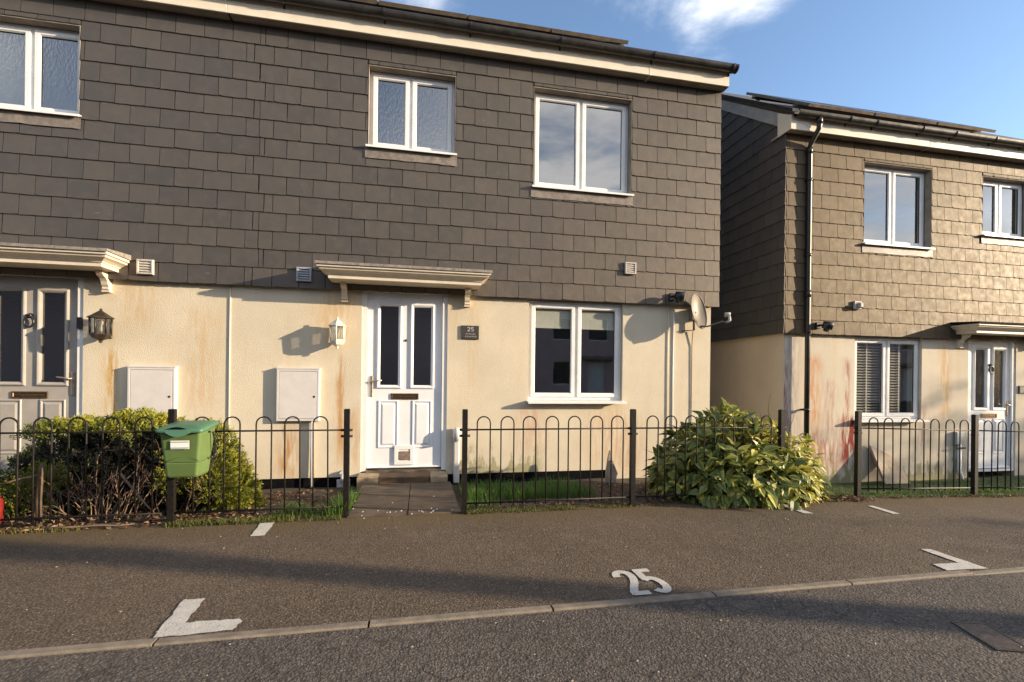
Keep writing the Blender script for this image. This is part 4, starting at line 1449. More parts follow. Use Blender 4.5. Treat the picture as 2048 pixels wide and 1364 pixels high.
q.tube([dpt(0.225, -0.11, 0.275), dpt(0.19, -0.095, 0.215)], [0.026, 0.030], 12)
q.build('feed_head', M_VENT, so_)
q = MB()
q.tube([dpt(0, 0.0, -0.06), Vector((3.50, Y0 - 0.03, 2.03))], 0.02, 8)
q.tube([(3.50, Y0 - 0.05, 2.09), (3.50, Y0 - 0.05, 1.80)], 0.016, 8)
q.cbox(3.455, 3.545, Y0 - 0.075, Y0 - 0.0, 1.93, 2.08, 0.008)
q.tube([(3.50, Y0 - 0.05, 1.80), (3.34, Y0 - 0.015, 1.79)], 0.008, 6)
q.build('mount', M_COVER, so_)

# cables
def cable(pts, r, mat, label):
    q = MB()
    q.tube(pts, r, 6)
    return tag(q.build('wall_cable', mat), label, 'cable', 'thin cables down the render')


cable([(-2.02, Y0 - 0.006, 2.11), (-2.022, Y0 - 0.006, 1.2), (-2.02, Y0 - 0.006, 0.0)], 0.008, M_CREAM, 'pale vertical bead down the render between the two meter boxes')
cable([(3.16, Y0 - 0.008, 2.10), (3.155, Y0 - 0.008, 1.4), (3.16, Y0 - 0.008, -0.05)], 0.006, M_CREAM, 'left thin cream cable down the wall below the black security light')
cable([(3.235, Y0 - 0.008, 2.05), (3.23, Y0 - 0.008, 1.1), (3.235, Y0 - 0.008, -0.05)], 0.007, M_UPVC, 'thin white cable down the wall just left of the dish mount')
cable([(3.50, Y0 - 0.03, 1.80), (3.50, Y0 - 0.01, 1.6), (3.502, Y0 - 0.008, 0.9), (3.50, Y0 - 0.008, -0.05)], 0.006, M_COVER, 'dark cable down the wall straight below the satellite dish')

# house number plaques
o = empty('number_plaque', (0.59, Y0, 1.69), 'small dark slate house number plaque right of the white front door', 'plaque', 'house number plaques')
q = MB()
q.cbox(0.487, 0.693, Y0 - 0.020, Y0 - 0.001, 1.607, 1.768, 0.004)
q.build('plate', M_PLAQUE, o)
q = MB()
y_ = Y0 - 0.0212
digit_mb(q, TWO, 0.552, 1.700, 0.034, 0.050, 0.007, 0)
digit_mb(q, FIVE, 0.596, 1.700, 0.034, 0.050, 0.007, 0)
for (xa, xb_, zc) in ((0.535, 0.640, 1.668), (0.528, 0.655, 1.638)):        # two worn lines, too small to read
    x = xa
    while x < xb_:
        wv = [(x + i * 0.004, zc + 0.008 * math.sin(i * 1.9 + x * 90)) for i in range(4)]
        digit_mb(q, [wv], 0, 0, 1, 1, 0.004, 0)
        x += 0.020
q.v = [(x, y_ - z, y) for x, y, z in q.v]
q.build('lettering', M_PLTEXT, o)
o = empty('number_plaque', (9.55, Y2, 1.06), 'black house number plaque at the right edge beside the far door', 'plaque', 'house number plaques')
q = MB()
q.cbox(9.46, 9.68, Y2 - 0.018, Y2 - 0.001, 1.00, 1.125, 0.004)
q.build('plate', M_BLACK, o)
q = MB()
digit_mb(q, TWO, 9.485, 1.035, 0.036, 0.055, 0.008, 0)
digit_mb(q, [arc(0.5, 0.5, 0.38, 0.46, 0, 360, 20)], 9.532, 1.035, 0.036, 0.055, 0.008, 0)
q.v = [(x, Y2 - 0.0192 - z, y) for x, y, z in q.v]
q.build('lettering', M_PLTEXT, o)
q = MB()
q.cbox(-3.445, -3.40, Y0 - 0.03, Y0 + 0.012, 1.60, 1.72, 0.006)
tag(q.build('doorbell', M_BLACK), 'small black doorbell box on the frame of the grey door', 'doorbell')

# grey meter and stub pipe by the far door
o = empty('gas_meter_stub', (8.23, Y2, -0.3), 'small grey box on a white pipe left of the far white door', 'pipe')
q = MB()
q.cbox(8.15, 8.31, Y2 - 0.06, Y2 - 0.001, 0.20, 0.40, 0.012)
q.build('box', M_VENT_G, o)
q = MB()
q.tube([(8.24, Y2 - 0.03, 0.21), (8.24, Y2 - 0.03, -0.20), (8.27, Y2 - 0.05, -0.34)], 0.028, 10)
q.build('pipe', M_UPVC, o)
q = MB()
q.cbox(8.14, 8.32, Y2 - 0.07, Y2 - 0.061, 0.135, 0.165, 0.004)
q.build('clip', M_BLACK, o)

# ------------------------------------------------------------------ doorstep and path
st = empty('doorstep', (DC, 5.45, 0), 'brown stone doorstep under the white front door with pale end stones', 'step')
for (a_, c_, mt) in ((-0.655, -0.43, M_STONE_L), (-0.426, 0.132, M_STONE), (0.136, 0.325, M_STONE_L)):
    q = MB()
    j = random.uniform(-0.012, 0.012)
    q.prism_x([(5.33 + j, -0.16), (5.33 + j, 0.030), (5.342 + j, 0.040), (5.597, 0.047), (5.597, -0.16)], a_, c_)
    q.build('stone', mt, st)
pa = empty('garden_path', (DC, 4.6, 0), 'short path of worn brown paving slabs leading to the white door', 'path')
ys_ = [3.955, 4.42, 4.87, 5.325]
for i in range(3):
    for (a_, c_) in ((-0.56, -0.085), (-0.078, 0.355)):
        if i == 2: a_, c_ = a_ - 0.03 if a_ < -0.3 else a_, c_
        q = MB()
        y0_, y1_ = ys_[i] + 0.004, ys_[i + 1] - 0.004
        za, zb_ = -0.012 * i + 0.012 + random.uniform(-0.003, 0.003), -0.012 * (i + 1) + 0.012
        q.add([(a_, y0_, -0.2), (c_, y0_, -0.2), (c_, y1_, -0.2), (a_, y1_, -0.2), (a_, y0_, za), (c_, y0_, za), (c_, y1_, zb_), (a_, y1_, zb_)],
              [(0, 1, 5, 4), (1, 2, 6, 5), (2, 3, 7, 6), (3, 0, 4, 7), (4, 5, 6, 7)])
        q.build('paving_slab', M_SLAB, pa)
lp = MB()
for _ in range(26):
    x, y = random.uniform(-0.66, 0.33), random.uniform(3.88, 4.12)
    if random.random() < 0.3: y = random.uniform(4.1, 4.9)
    r_ = random.uniform(0.003, 0.009)
    z_ = 0.016
    lp.add([(x - r_, y - r_ * 0.7, z_), (x + r_, y - r_ * 0.6, z_ + 0.003), (x + r_ * 0.8, y + r_ * 0.8, z_), (x - r_ * 0.6, y + r_ * 0.9, z_ + 0.004), (x, y, z_ + 0.008)], [(0, 1, 4), (1, 2, 4), (2, 3, 4), (3, 0, 4)])
gr_ = MB()
for _ in range(170):
    x, y = random.uniform(-2.2, 5.5), random.uniform(1.3, 3.9)
    if 2.19 < y < 2.29: continue
    r_ = random.uniform(0.0025, 0.0065)
    z_ = zg(x) + 0.004
    gr_.add([(x - r_, y - r_ * 0.8, z_), (x + r_, y - r_ * 0.5, z_), (x + r_ * 0.7, y + r_ * 0.9, z_), (x - r_ * 0.8, y + r_ * 0.6, z_), (x, y, z_ + r_ * 0.9)], [(0, 1, 4), (1, 2, 4), (2, 3, 4), (3, 0, 4)])
tag(gr_.build('grit', M_LEAN), 'scattered pale grit on the parking bay and road', 'grit', kind='stuff')
tag(lp.build('petals', M_PEBBLE), 'pale fallen petals and grit at the foot of the path', 'petals', kind='stuff')

# slabs leaning by the walls
q = MB()
q.prism_y([(2.19, -0.14), (2.30, -0.14), (2.345, 0.02), (2.275, 0.18), (2.245, 0.30), (2.225, 0.22), (2.20, 0.05)], 5.28, 5.31)
o = tag(q.build('leaning_slab', M_LEAN), 'thin pointed piece of stone standing up behind the middle railing', 'slab')
q = MB()
q.add([(6.55, 5.55, -0.30), (6.98, 5.55, -0.30), (6.98, 5.79, 0.04), (6.55, 5.79, 0.22), (6.55, 5.59, -0.30), (6.98, 5.59, -0.30), (6.98, 5.83, 0.04), (6.55, 5.83, 0.22)],
      [(0, 1, 2, 3), (7, 6, 5, 4), (0, 4, 5, 1), (1, 5, 6, 2), (2, 6, 7, 3), (3, 7, 4, 0)])
tag(q.build('leaning_slab', M_LEAN), 'flat brown slab leaning under the far window with slatted blind', 'slab')
q = MB()
q.box(2.36, 2.92, Y0 - 0.012, Y0 + 0.03, -0.16, 0.004)
tag(q.build('render_patch', M_WALL_C), 'low tongue of cream render reaching the soil behind the middle railing', 'wall')

# ------------------------------------------------------------------ railings

def rail_run(label, posts, bays, yr, ext=(None, None)):
    """hoop-topped railing; posts = x list; bays = (xa, xb, n hoops)"""
    o = empty('railing', (posts[0], yr, zg(posts[0])), label, 'railing', 'black hoop-topped railings')
    hoopm, hw = {}, 0.056
    for (xa, xb_, n, dy_) in bays:
        za = (zg(xa) + zg(xb_)) / 2
        q = MB()
        q.tube([(xa, yr, zg(xa) + 0.705), (xb_, yr, zg(xb_) + 0.705)], 0.0075, 6)
        q.build('rail', M_IRON, o)
        q = MB()
        q.tube([(xa, yr, zg(xa) + 0.085), (xb_, yr, zg(xb_) + 0.085)], 0.0085, 6)
        q.build('rail', M_IRON, o)
        for xc in n:
            if 'h' not in hoopm:
                q = MB()
                top = 0.815
                pts = [(-hw, 0, 0.06), (-hw, 0, 0.4), (-hw, 0, top - hw)] + [(-hw * math.cos(R(t)), 0, top - hw + hw * math.sin(R(t))) for t in range(20, 180, 20)] + [(hw, 0, top - hw), (hw, 0, 0.4), (hw, 0, 0.06)]
                q.tube(pts, 0.0062, 6)
                h = q.build('hoop', M_IRON, o)
                hoopm['h'] = h
                h.location = (xc, yr - 0.001, zg(xc))
            else:
                h = hoopm['h'].copy()
                col.objects.link(h)
                h.location = (xc + random.uniform(-0.006, 0.006), yr - 0.001, zg(xc))
                h.rotation_euler = (0, R(random.uniform(-0.5, 0.5)), 0)
                h.parent = o
                h.matrix_parent_inverse = hoopm['h'].matrix_parent_inverse.copy()
    for x in posts:
        q = MB()
        z0 = zg(x)
        q.box(x - 0.0215, x + 0.0215, yr - 0.0215, yr + 0.0215, z0 - 0.15, z0 + 0.873)
        q.box(x - 0.0195, x + 0.0195, yr - 0.0195, yr + 0.0195, z0 + 0.8735, z0 + 0.877)
        p = q.build('post', M_IRON, o)
        for zc in (0.705, 0.655):
            q = MB()
            q.tube([(x - 0.045, yr, z0 + zc), (x + 0.045, yr, z0 + zc)], 0.0105, 8)
            q.build('clamp', M_IRON, p)
    return o


FYR = 4.00
rail_run('black hoop-topped railing with the green caddy, in front of the left shrub', [-3.12, -1.842, -0.574],
         [(-4.3, -3.142, [-4.2, -3.98, -3.76, -3.54, -3.32], 0), (-3.098, -1.863, [-2.90, -2.686, -2.46, -2.251, -2.031], 0), (-1.82, -0.596, [-1.643, -1.422, -1.199, -0.983, -0.767], 0)], FYR + 0.015)
rail_run('black hoop-topped railing in front of the middle house ground-floor window', [0.380, 1.895, 3.437],
         [(0.402, 1.873, [0.54, 0.743, 0.945, 1.146, 1.344, 1.544, 1.741], 0), (1.917, 3.415, [2.08, 2.267, 2.471, 2.667, 2.87, 3.072, 3.274], 0)], FYR - 0.05)
rail_run('black hoop-topped railing in front of the set-back house on the right', [4.395, 5.90, 7.41],
         [(4.417, 5.878, [4.582, 4.775, 4.971, 5.163, 5.365, 5.564, 5.752], 0), (5.922, 7.388, [6.079, 6.274, 6.466, 6.665, 6.86, 7.055, 7.25], 0), (7.43, 8.9, [7.58, 7.78, 7.98, 8.18, 8.38, 8.58], 0)], FYR + 0.02)

# ------------------------------------------------------------------ green food caddy on the post
BX0, BX1, BYF, BYB = -1.790, -1.525, 3.715, 3.975
BZ0, BZ1 = 0.405, 0.752
cad = empty('food_caddy', ((BX0 + BX1) / 2, 3.85, BZ0), 'green plastic food caddy hanging on the railing post with its teal lid shut', 'food bin')


def rrect(x0, x1, y0, y1, r, n=4):
    pts = []
    for cx_, cy_, a0 in ((x1 - r, y0 + r, -90), (x1 - r, y1 - r, 0), (x0 + r, y1 - r, 90), (x0 + r, y0 + r, 180)):
        for i in range(n + 1):
            a_ = R(a0 + 90 * i / n)
            pts.append((cx_ + r * math.cos(a_), cy_ + r * math.sin(a_)))
    return pts


q = MB()
levels = [(0.0, 0.020), (0.012, 0.014), (0.10, 0.010), (0.105, 0.013), (0.112, 0.009), (0.30, 0.0), (0.345, -0.002), (0.350, -0.010), (BZ1 - BZ0, -0.010)]
rings = []
for h, ins in levels:
    tp = 0.016 * (1 - h / 0.37)
    rings.append([(x, y, BZ0 + h) for x, y in rrect(BX0 + ins + tp, BX1 - ins - tp, BYF + ins + tp, BYB - ins - tp, 0.020)])
k = len(rings[0])
q.add([p for r_ in rings for p in r_], [(j * k + i, j * k + (i + 1) % k, (j + 1) * k + (i + 1) % k, (j + 1) * k + i) for j in range(len(rings) - 1) for i in range(k)])
q.add(rings[0], [tuple(reversed(range(k)))])
q.build('tub', M_GREEN, cad)
# wavy moulded line round the front and side
q = MB()
fy = BYF + 0.0095
q.tube([(BX0 + 0.035 + i * 0.0103, fy + 0.012 - 0.004 * 0, BZ0 + 0.125 + 0.022 * math.sin((i - 2) / 20 * math.pi * 1.15)) for i in range(21)], 0.005, 6)
q.build('moulded_rib', M_GREENDK, cad)
# lid: slightly domed, overhanging, sloping up towards the back
q = MB()
lid = []
for ins, h in ((0.004, -0.026), (-0.014, -0.022), (-0.016, -0.004), (-0.010, 0.004), (0.012, 0.012), (0.05, 0.020), (0.10, 0.022)):
    ring_ = []
    for x, y in rrect(BX0 - 0.004 + ins, BX1 + 0.004 - ins, BYF - 0.008 + ins, BYB + 0.004 - ins, max(0.01, 0.024 - ins * 0.15)):
        t = (y - BYF) / (BYB - BYF)
        ring_.append((x, y, BZ1 + h + 0.030 * t))
    lid.append(ring_)
k = len(lid[0])
q.add([p for r_ in lid for p in r_], [(j * k + i, j * k + (i + 1) % k, (j + 1) * k + (i + 1) % k, (j + 1) * k + i) for j in range(len(lid) - 1) for i in range(k)], True)
q.add(lid[-1], [tuple(range(k))])
q.build('lid', M_GREENLID, cad)
xc_ = (BX0 + BX1) / 2
q = MB()
vs_, n_ = [], 13
for i in range(n_):
    t = i / (n_ - 1)
    x = BX0 + 0.05 + (BX1 - BX0 - 0.10) * t
    d = math.sin(math.pi * t)
    vs_ += [(x, BYF - 0.022, BZ1 - 0.004), (x, BYF - 0.026 - 0.012 * d, BZ1 - 0.020 - 0.030 * d)]
q.add(vs_, [(i * 2, i * 2 + 2, i * 2 + 3, i * 2 + 1) for i in range(n_ - 1)], True)
q.build('lid_lip', M_GREENLID, cad)
q = MB()
q.add([(BX0 + 0.055, BYF - 0.0245, BZ1 + 0.003), (BX1 - 0.075, BYF - 0.0245, BZ1 + 0.003)] + [(BX0 + 0.055 + (BX1 - BX0 - 0.13) * (1 - t / 10), BYF - 0.0245, BZ1 + 0.003 + 0.016 * math.sin(math.pi * t / 10)) for t in range(1, 10)], [tuple(range(11))])
q.build('lid_grip', M_DPC, cad)
q = MB()
q.add([(BX0 + 0.075, BYF + 0.0035, BZ0 + 0.208), (BX0 + 0.195, BYF + 0.0035, BZ0 + 0.208), (BX0 + 0.195, BYF + 0.001, BZ0 + 0.268), (BX0 + 0.075, BYF + 0.001, BZ0 + 0.268)], [(0, 1, 2, 3)])
q.v = [(x, y - 0.004, z) for x, y, z in q.v]
q.build('sticker', M_STICK, cad)
q = MB()
for zz_, a_, c_ in ((0.255, 0.08, 0.19), (0.214, 0.078, 0.192)):
    q.box(BX0 + a_, BX0 + c_, BYF - 0.0045, BYF - 0.0035, BZ0 + zz_, BZ0 + zz_ + 0.006)
q.build('sticker_stripe', M_STICKLINE, cad)
q = MB()
q.tube([(BX1 + 0.004, 3.84, BZ1 - 0.03), (BX1 + 0.020, 3.87, BZ1 - 0.035), (BX1 + 0.024, 3.90, BZ1 - 0.12), (BX1 + 0.022, 3.925, BZ1 - 0.20), (BX1 + 0.014, 3.90, BZ1 - 0.235), (BX1 + 0.010, 3.87, BZ1 - 0.22)], 0.0065, 8)
q.build('handle', M_BLACK, cad)

# ------------------------------------------------------------------ plants

def colored(mb_v, mb_f, cols, name, mat, parent=None):
    me = bpy.data.meshes.new(name)
    me.from_pydata(mb_v, [], mb_f)
    me.materials.append(mat)
    at = me.color_attributes.new('tint', 'FLOAT_COLOR', 'POINT')
    flat = [c for v in cols for c in (*v, 1.0)]
    at.data.foreach_set('color', flat)
    me.update()
    o = bpy.data.objects.new(name, me)
    col.objects.link(o)
    if parent is not None: attach(o, parent)
    return o


def lerp3(a_, c_, t): return tuple(a_[i] + (c_[i] - a_[i]) * t for i in range(3))


def rvec():
    while True:
        v = Vector((random.uniform(-1, 1), random.uniform(-1, 1), random.uniform(-1, 1)))
        if 0.05 < v.length < 1: return v.normalized()


# left shrub: golden tips over a bare twiggy middle
hs = empty('conifer_shrub', (-2.45, 4.7, -0.1), 'low clipped conifer shrub with golden tips and bare brown twigs, behind left railing', 'shrub')
V, F, C_ = [], [], []


def sprig(p, d, size, c0, c1):
    """a little flat spray: several pointed scales along a stem"""
    d = d.normalized()
    s_ = d.cross(rvec()).normalized()
    n = 4
    for i in range(n):
        t = i / (n - 1)
        base = p + d * size * t
        side = s_ * (1 if i % 2 else -1)
        tip = base + (d * 0.9 + side * 0.9).normalized() * size * random.uniform(0.5, 0.75)
        wv = d.cross(side).normalized() * size * 0.05 + (d - side).normalized() * size * 0.16
        k = len(V)
        V.extend([tuple(base - wv), tuple(base + wv), tuple(tip)])
        F.append((k, k + 1, k + 2))
        c = lerp3(c0, c1, t)
        C_.extend([c, c, lerp3(c, c1, 0.6)])


HC, HR = Vector((-2.50, 4.68, 0.02)), Vector((1.02, 0.52, 0.735))
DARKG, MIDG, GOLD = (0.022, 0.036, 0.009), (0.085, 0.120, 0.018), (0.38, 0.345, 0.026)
cnt = 0
while cnt < 15000:
    n_ = rvec()
    if n_.z < -0.2: continue
    wob = 1 + 0.16 * mnoise.noise(n_ * 3.1) + 0.10 * mnoise.noise(n_ * 8.0)
    depth = random.random() ** 2.2 * 0.30
    p = HC + Vector((n_.x * HR.x, n_.y * HR.y, n_.z * HR.z)) * wob * (1 - depth)
    zrel = (p.z + 0.1) / 0.9
    # bare hollow in the lower front
    edge_ = 0.80 + 0.10 * mnoise.noise(p * 4.0)
    if p.y < HC.y + 0.05 and zrel < edge_ and -3.35 < p.x < -1.72 and random.random() < 0.985: continue
    if p.x < -3.3 and zrel < 0.5 and random.random() < 0.7: continue
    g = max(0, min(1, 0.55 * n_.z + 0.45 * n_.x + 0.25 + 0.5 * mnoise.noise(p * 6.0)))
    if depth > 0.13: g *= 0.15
    if n_.y < -0.3 and n_.z < 0.6 and n_.x < 0.5: g *= 0.25  # front flank toned darker: shade painted into the tint
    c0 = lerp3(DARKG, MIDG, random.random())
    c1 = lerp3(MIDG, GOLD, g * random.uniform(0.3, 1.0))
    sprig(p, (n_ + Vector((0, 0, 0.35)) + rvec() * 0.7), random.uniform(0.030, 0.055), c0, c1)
    cnt += 1
# loose sprays low in front
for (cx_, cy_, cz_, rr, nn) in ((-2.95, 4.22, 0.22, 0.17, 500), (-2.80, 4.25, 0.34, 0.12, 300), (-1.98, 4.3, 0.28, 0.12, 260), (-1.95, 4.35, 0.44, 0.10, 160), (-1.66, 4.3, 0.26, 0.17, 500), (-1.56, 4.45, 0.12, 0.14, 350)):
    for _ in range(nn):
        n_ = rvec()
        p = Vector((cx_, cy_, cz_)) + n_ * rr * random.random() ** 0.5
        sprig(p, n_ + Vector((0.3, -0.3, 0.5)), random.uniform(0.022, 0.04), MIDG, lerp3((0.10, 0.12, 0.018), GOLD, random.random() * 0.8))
fo = colored(V, F, C_, 'foliage', M_LEAF_H, hs)
# bare branches; the hollow's depth is shade painted as a near-black core
q = MB()
def twig(mb, p, d, L, r, lvl):
    pts = [p]
    cur = Vector(p)
    dd = Vector(d).normalized()
    n = 5
    for i in range(n):
        dd = (dd + rvec() * 0.22 + Vector((0, 0, 0.06))).normalized()
        cur = cur + dd * L / n
        pts.append(cur.copy())
        if lvl > 0 and i > 0 and random.random() < 0.75:
            twig(mb, cur.copy(), (dd + rvec() * 0.8), L * 0.55, r * 0.6, lvl - 1)
    mb.tube(pts, [r * (1 - 0.75 * i / n) for i in range(n + 1)], 4, cap=False)
for _ in range(24):
    x = random.uniform(-3.1, -1.8)
    y = random.uniform(4.25, 4.75)
    twig(q, Vector((x, y, zgar(x, y))), Vector((random.uniform(-0.7, 0.7), random.uniform(-0.45, 0.3), 1)), random.uniform(0.25, 0.45), random.uniform(0.004, 0.008), 2)
q.build('branch', M_TWIG, hs)
q = MB()
for _ in range(30):                      # fan of pale dead stems at the front
    t = random.uniform(-1, 1)
    twig(q, Vector((-2.42 + 0.28 * t, random.uniform(4.16, 4.34), -0.03)), Vector((0.9 * t + random.uniform(-0.35, 0.35), random.uniform(-0.25, 0.1), random.uniform(0.5, 1.1))), random.uniform(0.22, 0.42), 0.0048, 1)
q.build('branch', M_TWIGP, hs)
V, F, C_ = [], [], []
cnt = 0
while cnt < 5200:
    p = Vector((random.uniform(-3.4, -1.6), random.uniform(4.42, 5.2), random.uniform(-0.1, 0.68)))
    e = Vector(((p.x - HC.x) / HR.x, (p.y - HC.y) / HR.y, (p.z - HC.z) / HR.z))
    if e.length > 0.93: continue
    sprig(p, rvec(), random.uniform(0.04, 0.07), (0.006, 0.007, 0.004), (0.013, 0.013, 0.007))  # near-black tint stands in for shade inside the shrub
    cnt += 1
colored(V, F, C_, 'inner_shade_foliage', M_LEAF_H, hs)

# pale sticks leaning and lying by the left railing
for (a_, c_, r_, lab, mt) in (((-3.15, 4.12, 0.28), (-2.72, 4.10, 0.40), 0.010, 'long pale stick poking out to the left edge through the railing', M_TWIGP),
                              ((-2.25, 4.12, 0.38), (-2.00, 4.10, 0.06), 0.009, 'pale stick slanting down behind the railing left of the caddy', M_TWIGP),
                              ((-2.62, 3.97, 0.02), (-2.05, 3.94, 0.035), 0.008, 'pale stick lying along the edge of the asphalt', M_TWIGP)):
    q = MB()
    a__, c__ = Vector(a_), Vector(c_)
    pts = [a__ + (c__ - a__) * t / 5 + rvec() * 0.006 for t in range(6)]
    q.tube(pts, [r_, r_, r_ * 0.9, r_ * 0.85, r_ * 0.7, r_ * 0.4], 6)
    tag(q.build('stick', mt), lab, 'stick', 'loose sticks by the left railing')
q = MB()
q.tube([(-2.73, 4.06, -0.05), (-2.735, 4.06, 0.20), (-2.72, 4.06, 0.43), (-2.715, 4.055, 0.47)], [0.020, 0.019, 0.017, 0.008], 7)
tag(q.build('wooden_stake', M_WOOD), 'dark broken wooden stake behind the railing at far left', 'stake')
# crumpled red bag at the left edge
q = MB()
n1_, n2_ = 14, 10
vs_ = []
for j in range(n2_ + 1):
    for i in range(n1_):
        t, ph = 2 * math.pi * i / n1_, math.pi * j / n2_
        d = Vector((math.sin(ph) * math.cos(t), math.sin(ph) * math.sin(t), math.cos(ph)))
        rr = 1 + 0.28 * mnoise.noise(d * 2.5) + 0.14 * mnoise.noise(d * 6)
        vs_.append((-3.035 + d.x * 0.105 * rr, 4.02 + d.y * 0.07 * rr, 0.16 + d.z * 0.19 * rr))
q.add(vs_, [(j * n1_ + i, j * n1_ + (i + 1) % n1_, (j + 1) * n1_ + (i + 1) % n1_, (j + 1) * n1_ + i) for j in range(n2_) for i in range(n1_)], True)
tag(q.build('red_bag', M_RED), 'crumpled red plastic bag against the railing at the left edge', 'bag')

# right shrub: broad spotted laurel, 300 leaves as parts, the rest joined
ls = empty('laurel_shrub', (3.15, 4.25, -0.1), 'round spotted laurel shrub with yellow-green leaves growing through the railing end', 'shrub')
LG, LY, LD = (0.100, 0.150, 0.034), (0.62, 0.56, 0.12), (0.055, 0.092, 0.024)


def leaf_geo(L, Wd, fold, curl, cols):
    """pointed oval leaf folded on its midrib, 14 verts"""
    vs, fs, cs = [], [], []
    prof = [(0.0, 0.03), (0.15, 0.55), (0.38, 1.0), (0.62, 0.86), (0.84, 0.42), (1.0, 0.02)]
    for t, wv in prof:
        z = -curl * t * t * L
        x = t * L
        h = wv * Wd / 2
        vs += [(x, -h, z + fold * h), (x, 0, z), (x, h, z + fold * h)]
        cs += [cols[1], cols[0], cols[1]]
    for i in range(len(prof) - 1):
        k = i * 3
        fs += [(k, k + 3, k + 4, k + 1), (k + 1, k + 4, k + 5, k + 2)]
    return vs, fs, cs


LEAF_ME = []
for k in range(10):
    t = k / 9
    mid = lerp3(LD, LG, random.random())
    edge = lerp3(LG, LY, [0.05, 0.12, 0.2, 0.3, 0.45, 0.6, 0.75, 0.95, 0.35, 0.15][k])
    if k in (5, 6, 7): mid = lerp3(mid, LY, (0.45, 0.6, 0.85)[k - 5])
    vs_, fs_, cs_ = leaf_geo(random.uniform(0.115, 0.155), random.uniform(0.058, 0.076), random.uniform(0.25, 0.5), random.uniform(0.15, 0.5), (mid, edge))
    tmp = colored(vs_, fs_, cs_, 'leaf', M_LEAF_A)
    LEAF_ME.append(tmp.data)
    bpy.data.objects.remove(tmp)

LC, LR = Vector((3.20, 4.30, 0.06)), Vector((0.84, 0.62, 0.70))


def shrub_r(n_):
    k = 1 + 0.14 * mnoise.noise(n_ * 2.2 + Vector((5, 1, 2))) + 0.10 * mnoise.noise(n_ * 5.5)
    return k


spots = []
tries = 0
while len(spots) < 3000 and tries < 40000:
    tries += 1
    n_ = rvec()
    if n_.z < -0.45: continue
    depth = random.random() ** 2 * 0.42
    p = LC + Vector((n_.x * LR.x, n_.y * LR.y, n_.z * LR.z)) * shrub_r(n_) * (1 - depth)
    # taller leader left of the middle, shoulder dropping to the right
    p.z += 0.10 * math.exp(-((p.x - 3.08) / 0.10) ** 2) * max(0, n_.z) ** 3
    if p.z < zg(p.x) + 0.03: continue
    if p.y > 5.45: continue
    spots.append((depth, n_, p))


def leaf_frame(n_, p):
    out_ = Vector((n_.x, n_.y, 0))
    d = (n_ * 0.75 + rvec() * 0.65 + Vector((0, 0, -0.35))).normalized()
    up_ = (n_ + Vector((0, 0, 0.7)) + rvec() * 0.45).normalized()
    y = up_.cross(d)
    if y.length < 0.05: y = d.orthogonal()
    y.normalize()
    z = d.cross(y)
    return Matrix(((d.x, y.x, z.x, p.x), (d.y, y.y, z.y, p.y), (d.z, y.z, z.z, p.z), (0, 0, 0, 1)))


camv = Vector((0, 0, CAM_H))
def face_score(s):
    dd, n_, p = s
    return dd * 2.0 - n_.dot((camv - p).normalized()) * 0.6
spots.sort(key=face_score)
V, F, C_ = [], [], []
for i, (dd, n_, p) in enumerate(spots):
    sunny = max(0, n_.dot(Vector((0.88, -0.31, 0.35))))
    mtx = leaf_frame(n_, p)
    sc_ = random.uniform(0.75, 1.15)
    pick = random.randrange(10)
    sunlit = max(0.0, 0.75 * n_.x + 0.65 * n_.z)          # yellow leaf picks paint sunlight on the right flank and crown
    if random.random() < sunlit: pick, sc_ = random.choice((5, 6, 7, 7)), sc_ * 0.72
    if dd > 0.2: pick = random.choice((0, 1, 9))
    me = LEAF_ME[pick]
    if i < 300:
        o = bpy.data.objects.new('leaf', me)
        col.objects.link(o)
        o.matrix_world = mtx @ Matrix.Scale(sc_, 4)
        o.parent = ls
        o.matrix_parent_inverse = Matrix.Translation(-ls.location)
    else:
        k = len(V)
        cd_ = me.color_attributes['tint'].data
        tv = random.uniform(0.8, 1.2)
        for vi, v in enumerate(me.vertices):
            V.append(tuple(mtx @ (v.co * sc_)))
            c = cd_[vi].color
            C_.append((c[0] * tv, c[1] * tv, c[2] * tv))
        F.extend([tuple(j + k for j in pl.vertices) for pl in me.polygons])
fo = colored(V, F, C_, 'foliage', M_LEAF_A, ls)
fo['kind'] = 'stuff'
q = MB()
for _ in range(26):
    a_ = random.uniform(0, 2 * math.pi)
    twig(q, Vector((3.15 + 0.12 * math.cos(a_), 4.28 + 0.1 * math.sin(a_), -0.08)), Vector((math.cos(a_) * 0.9, math.sin(a_) * 0.6, 0.9)), random.uniform(0.5, 0.75), 0.009, 1)
q.build('branch', M_TWIG, ls)

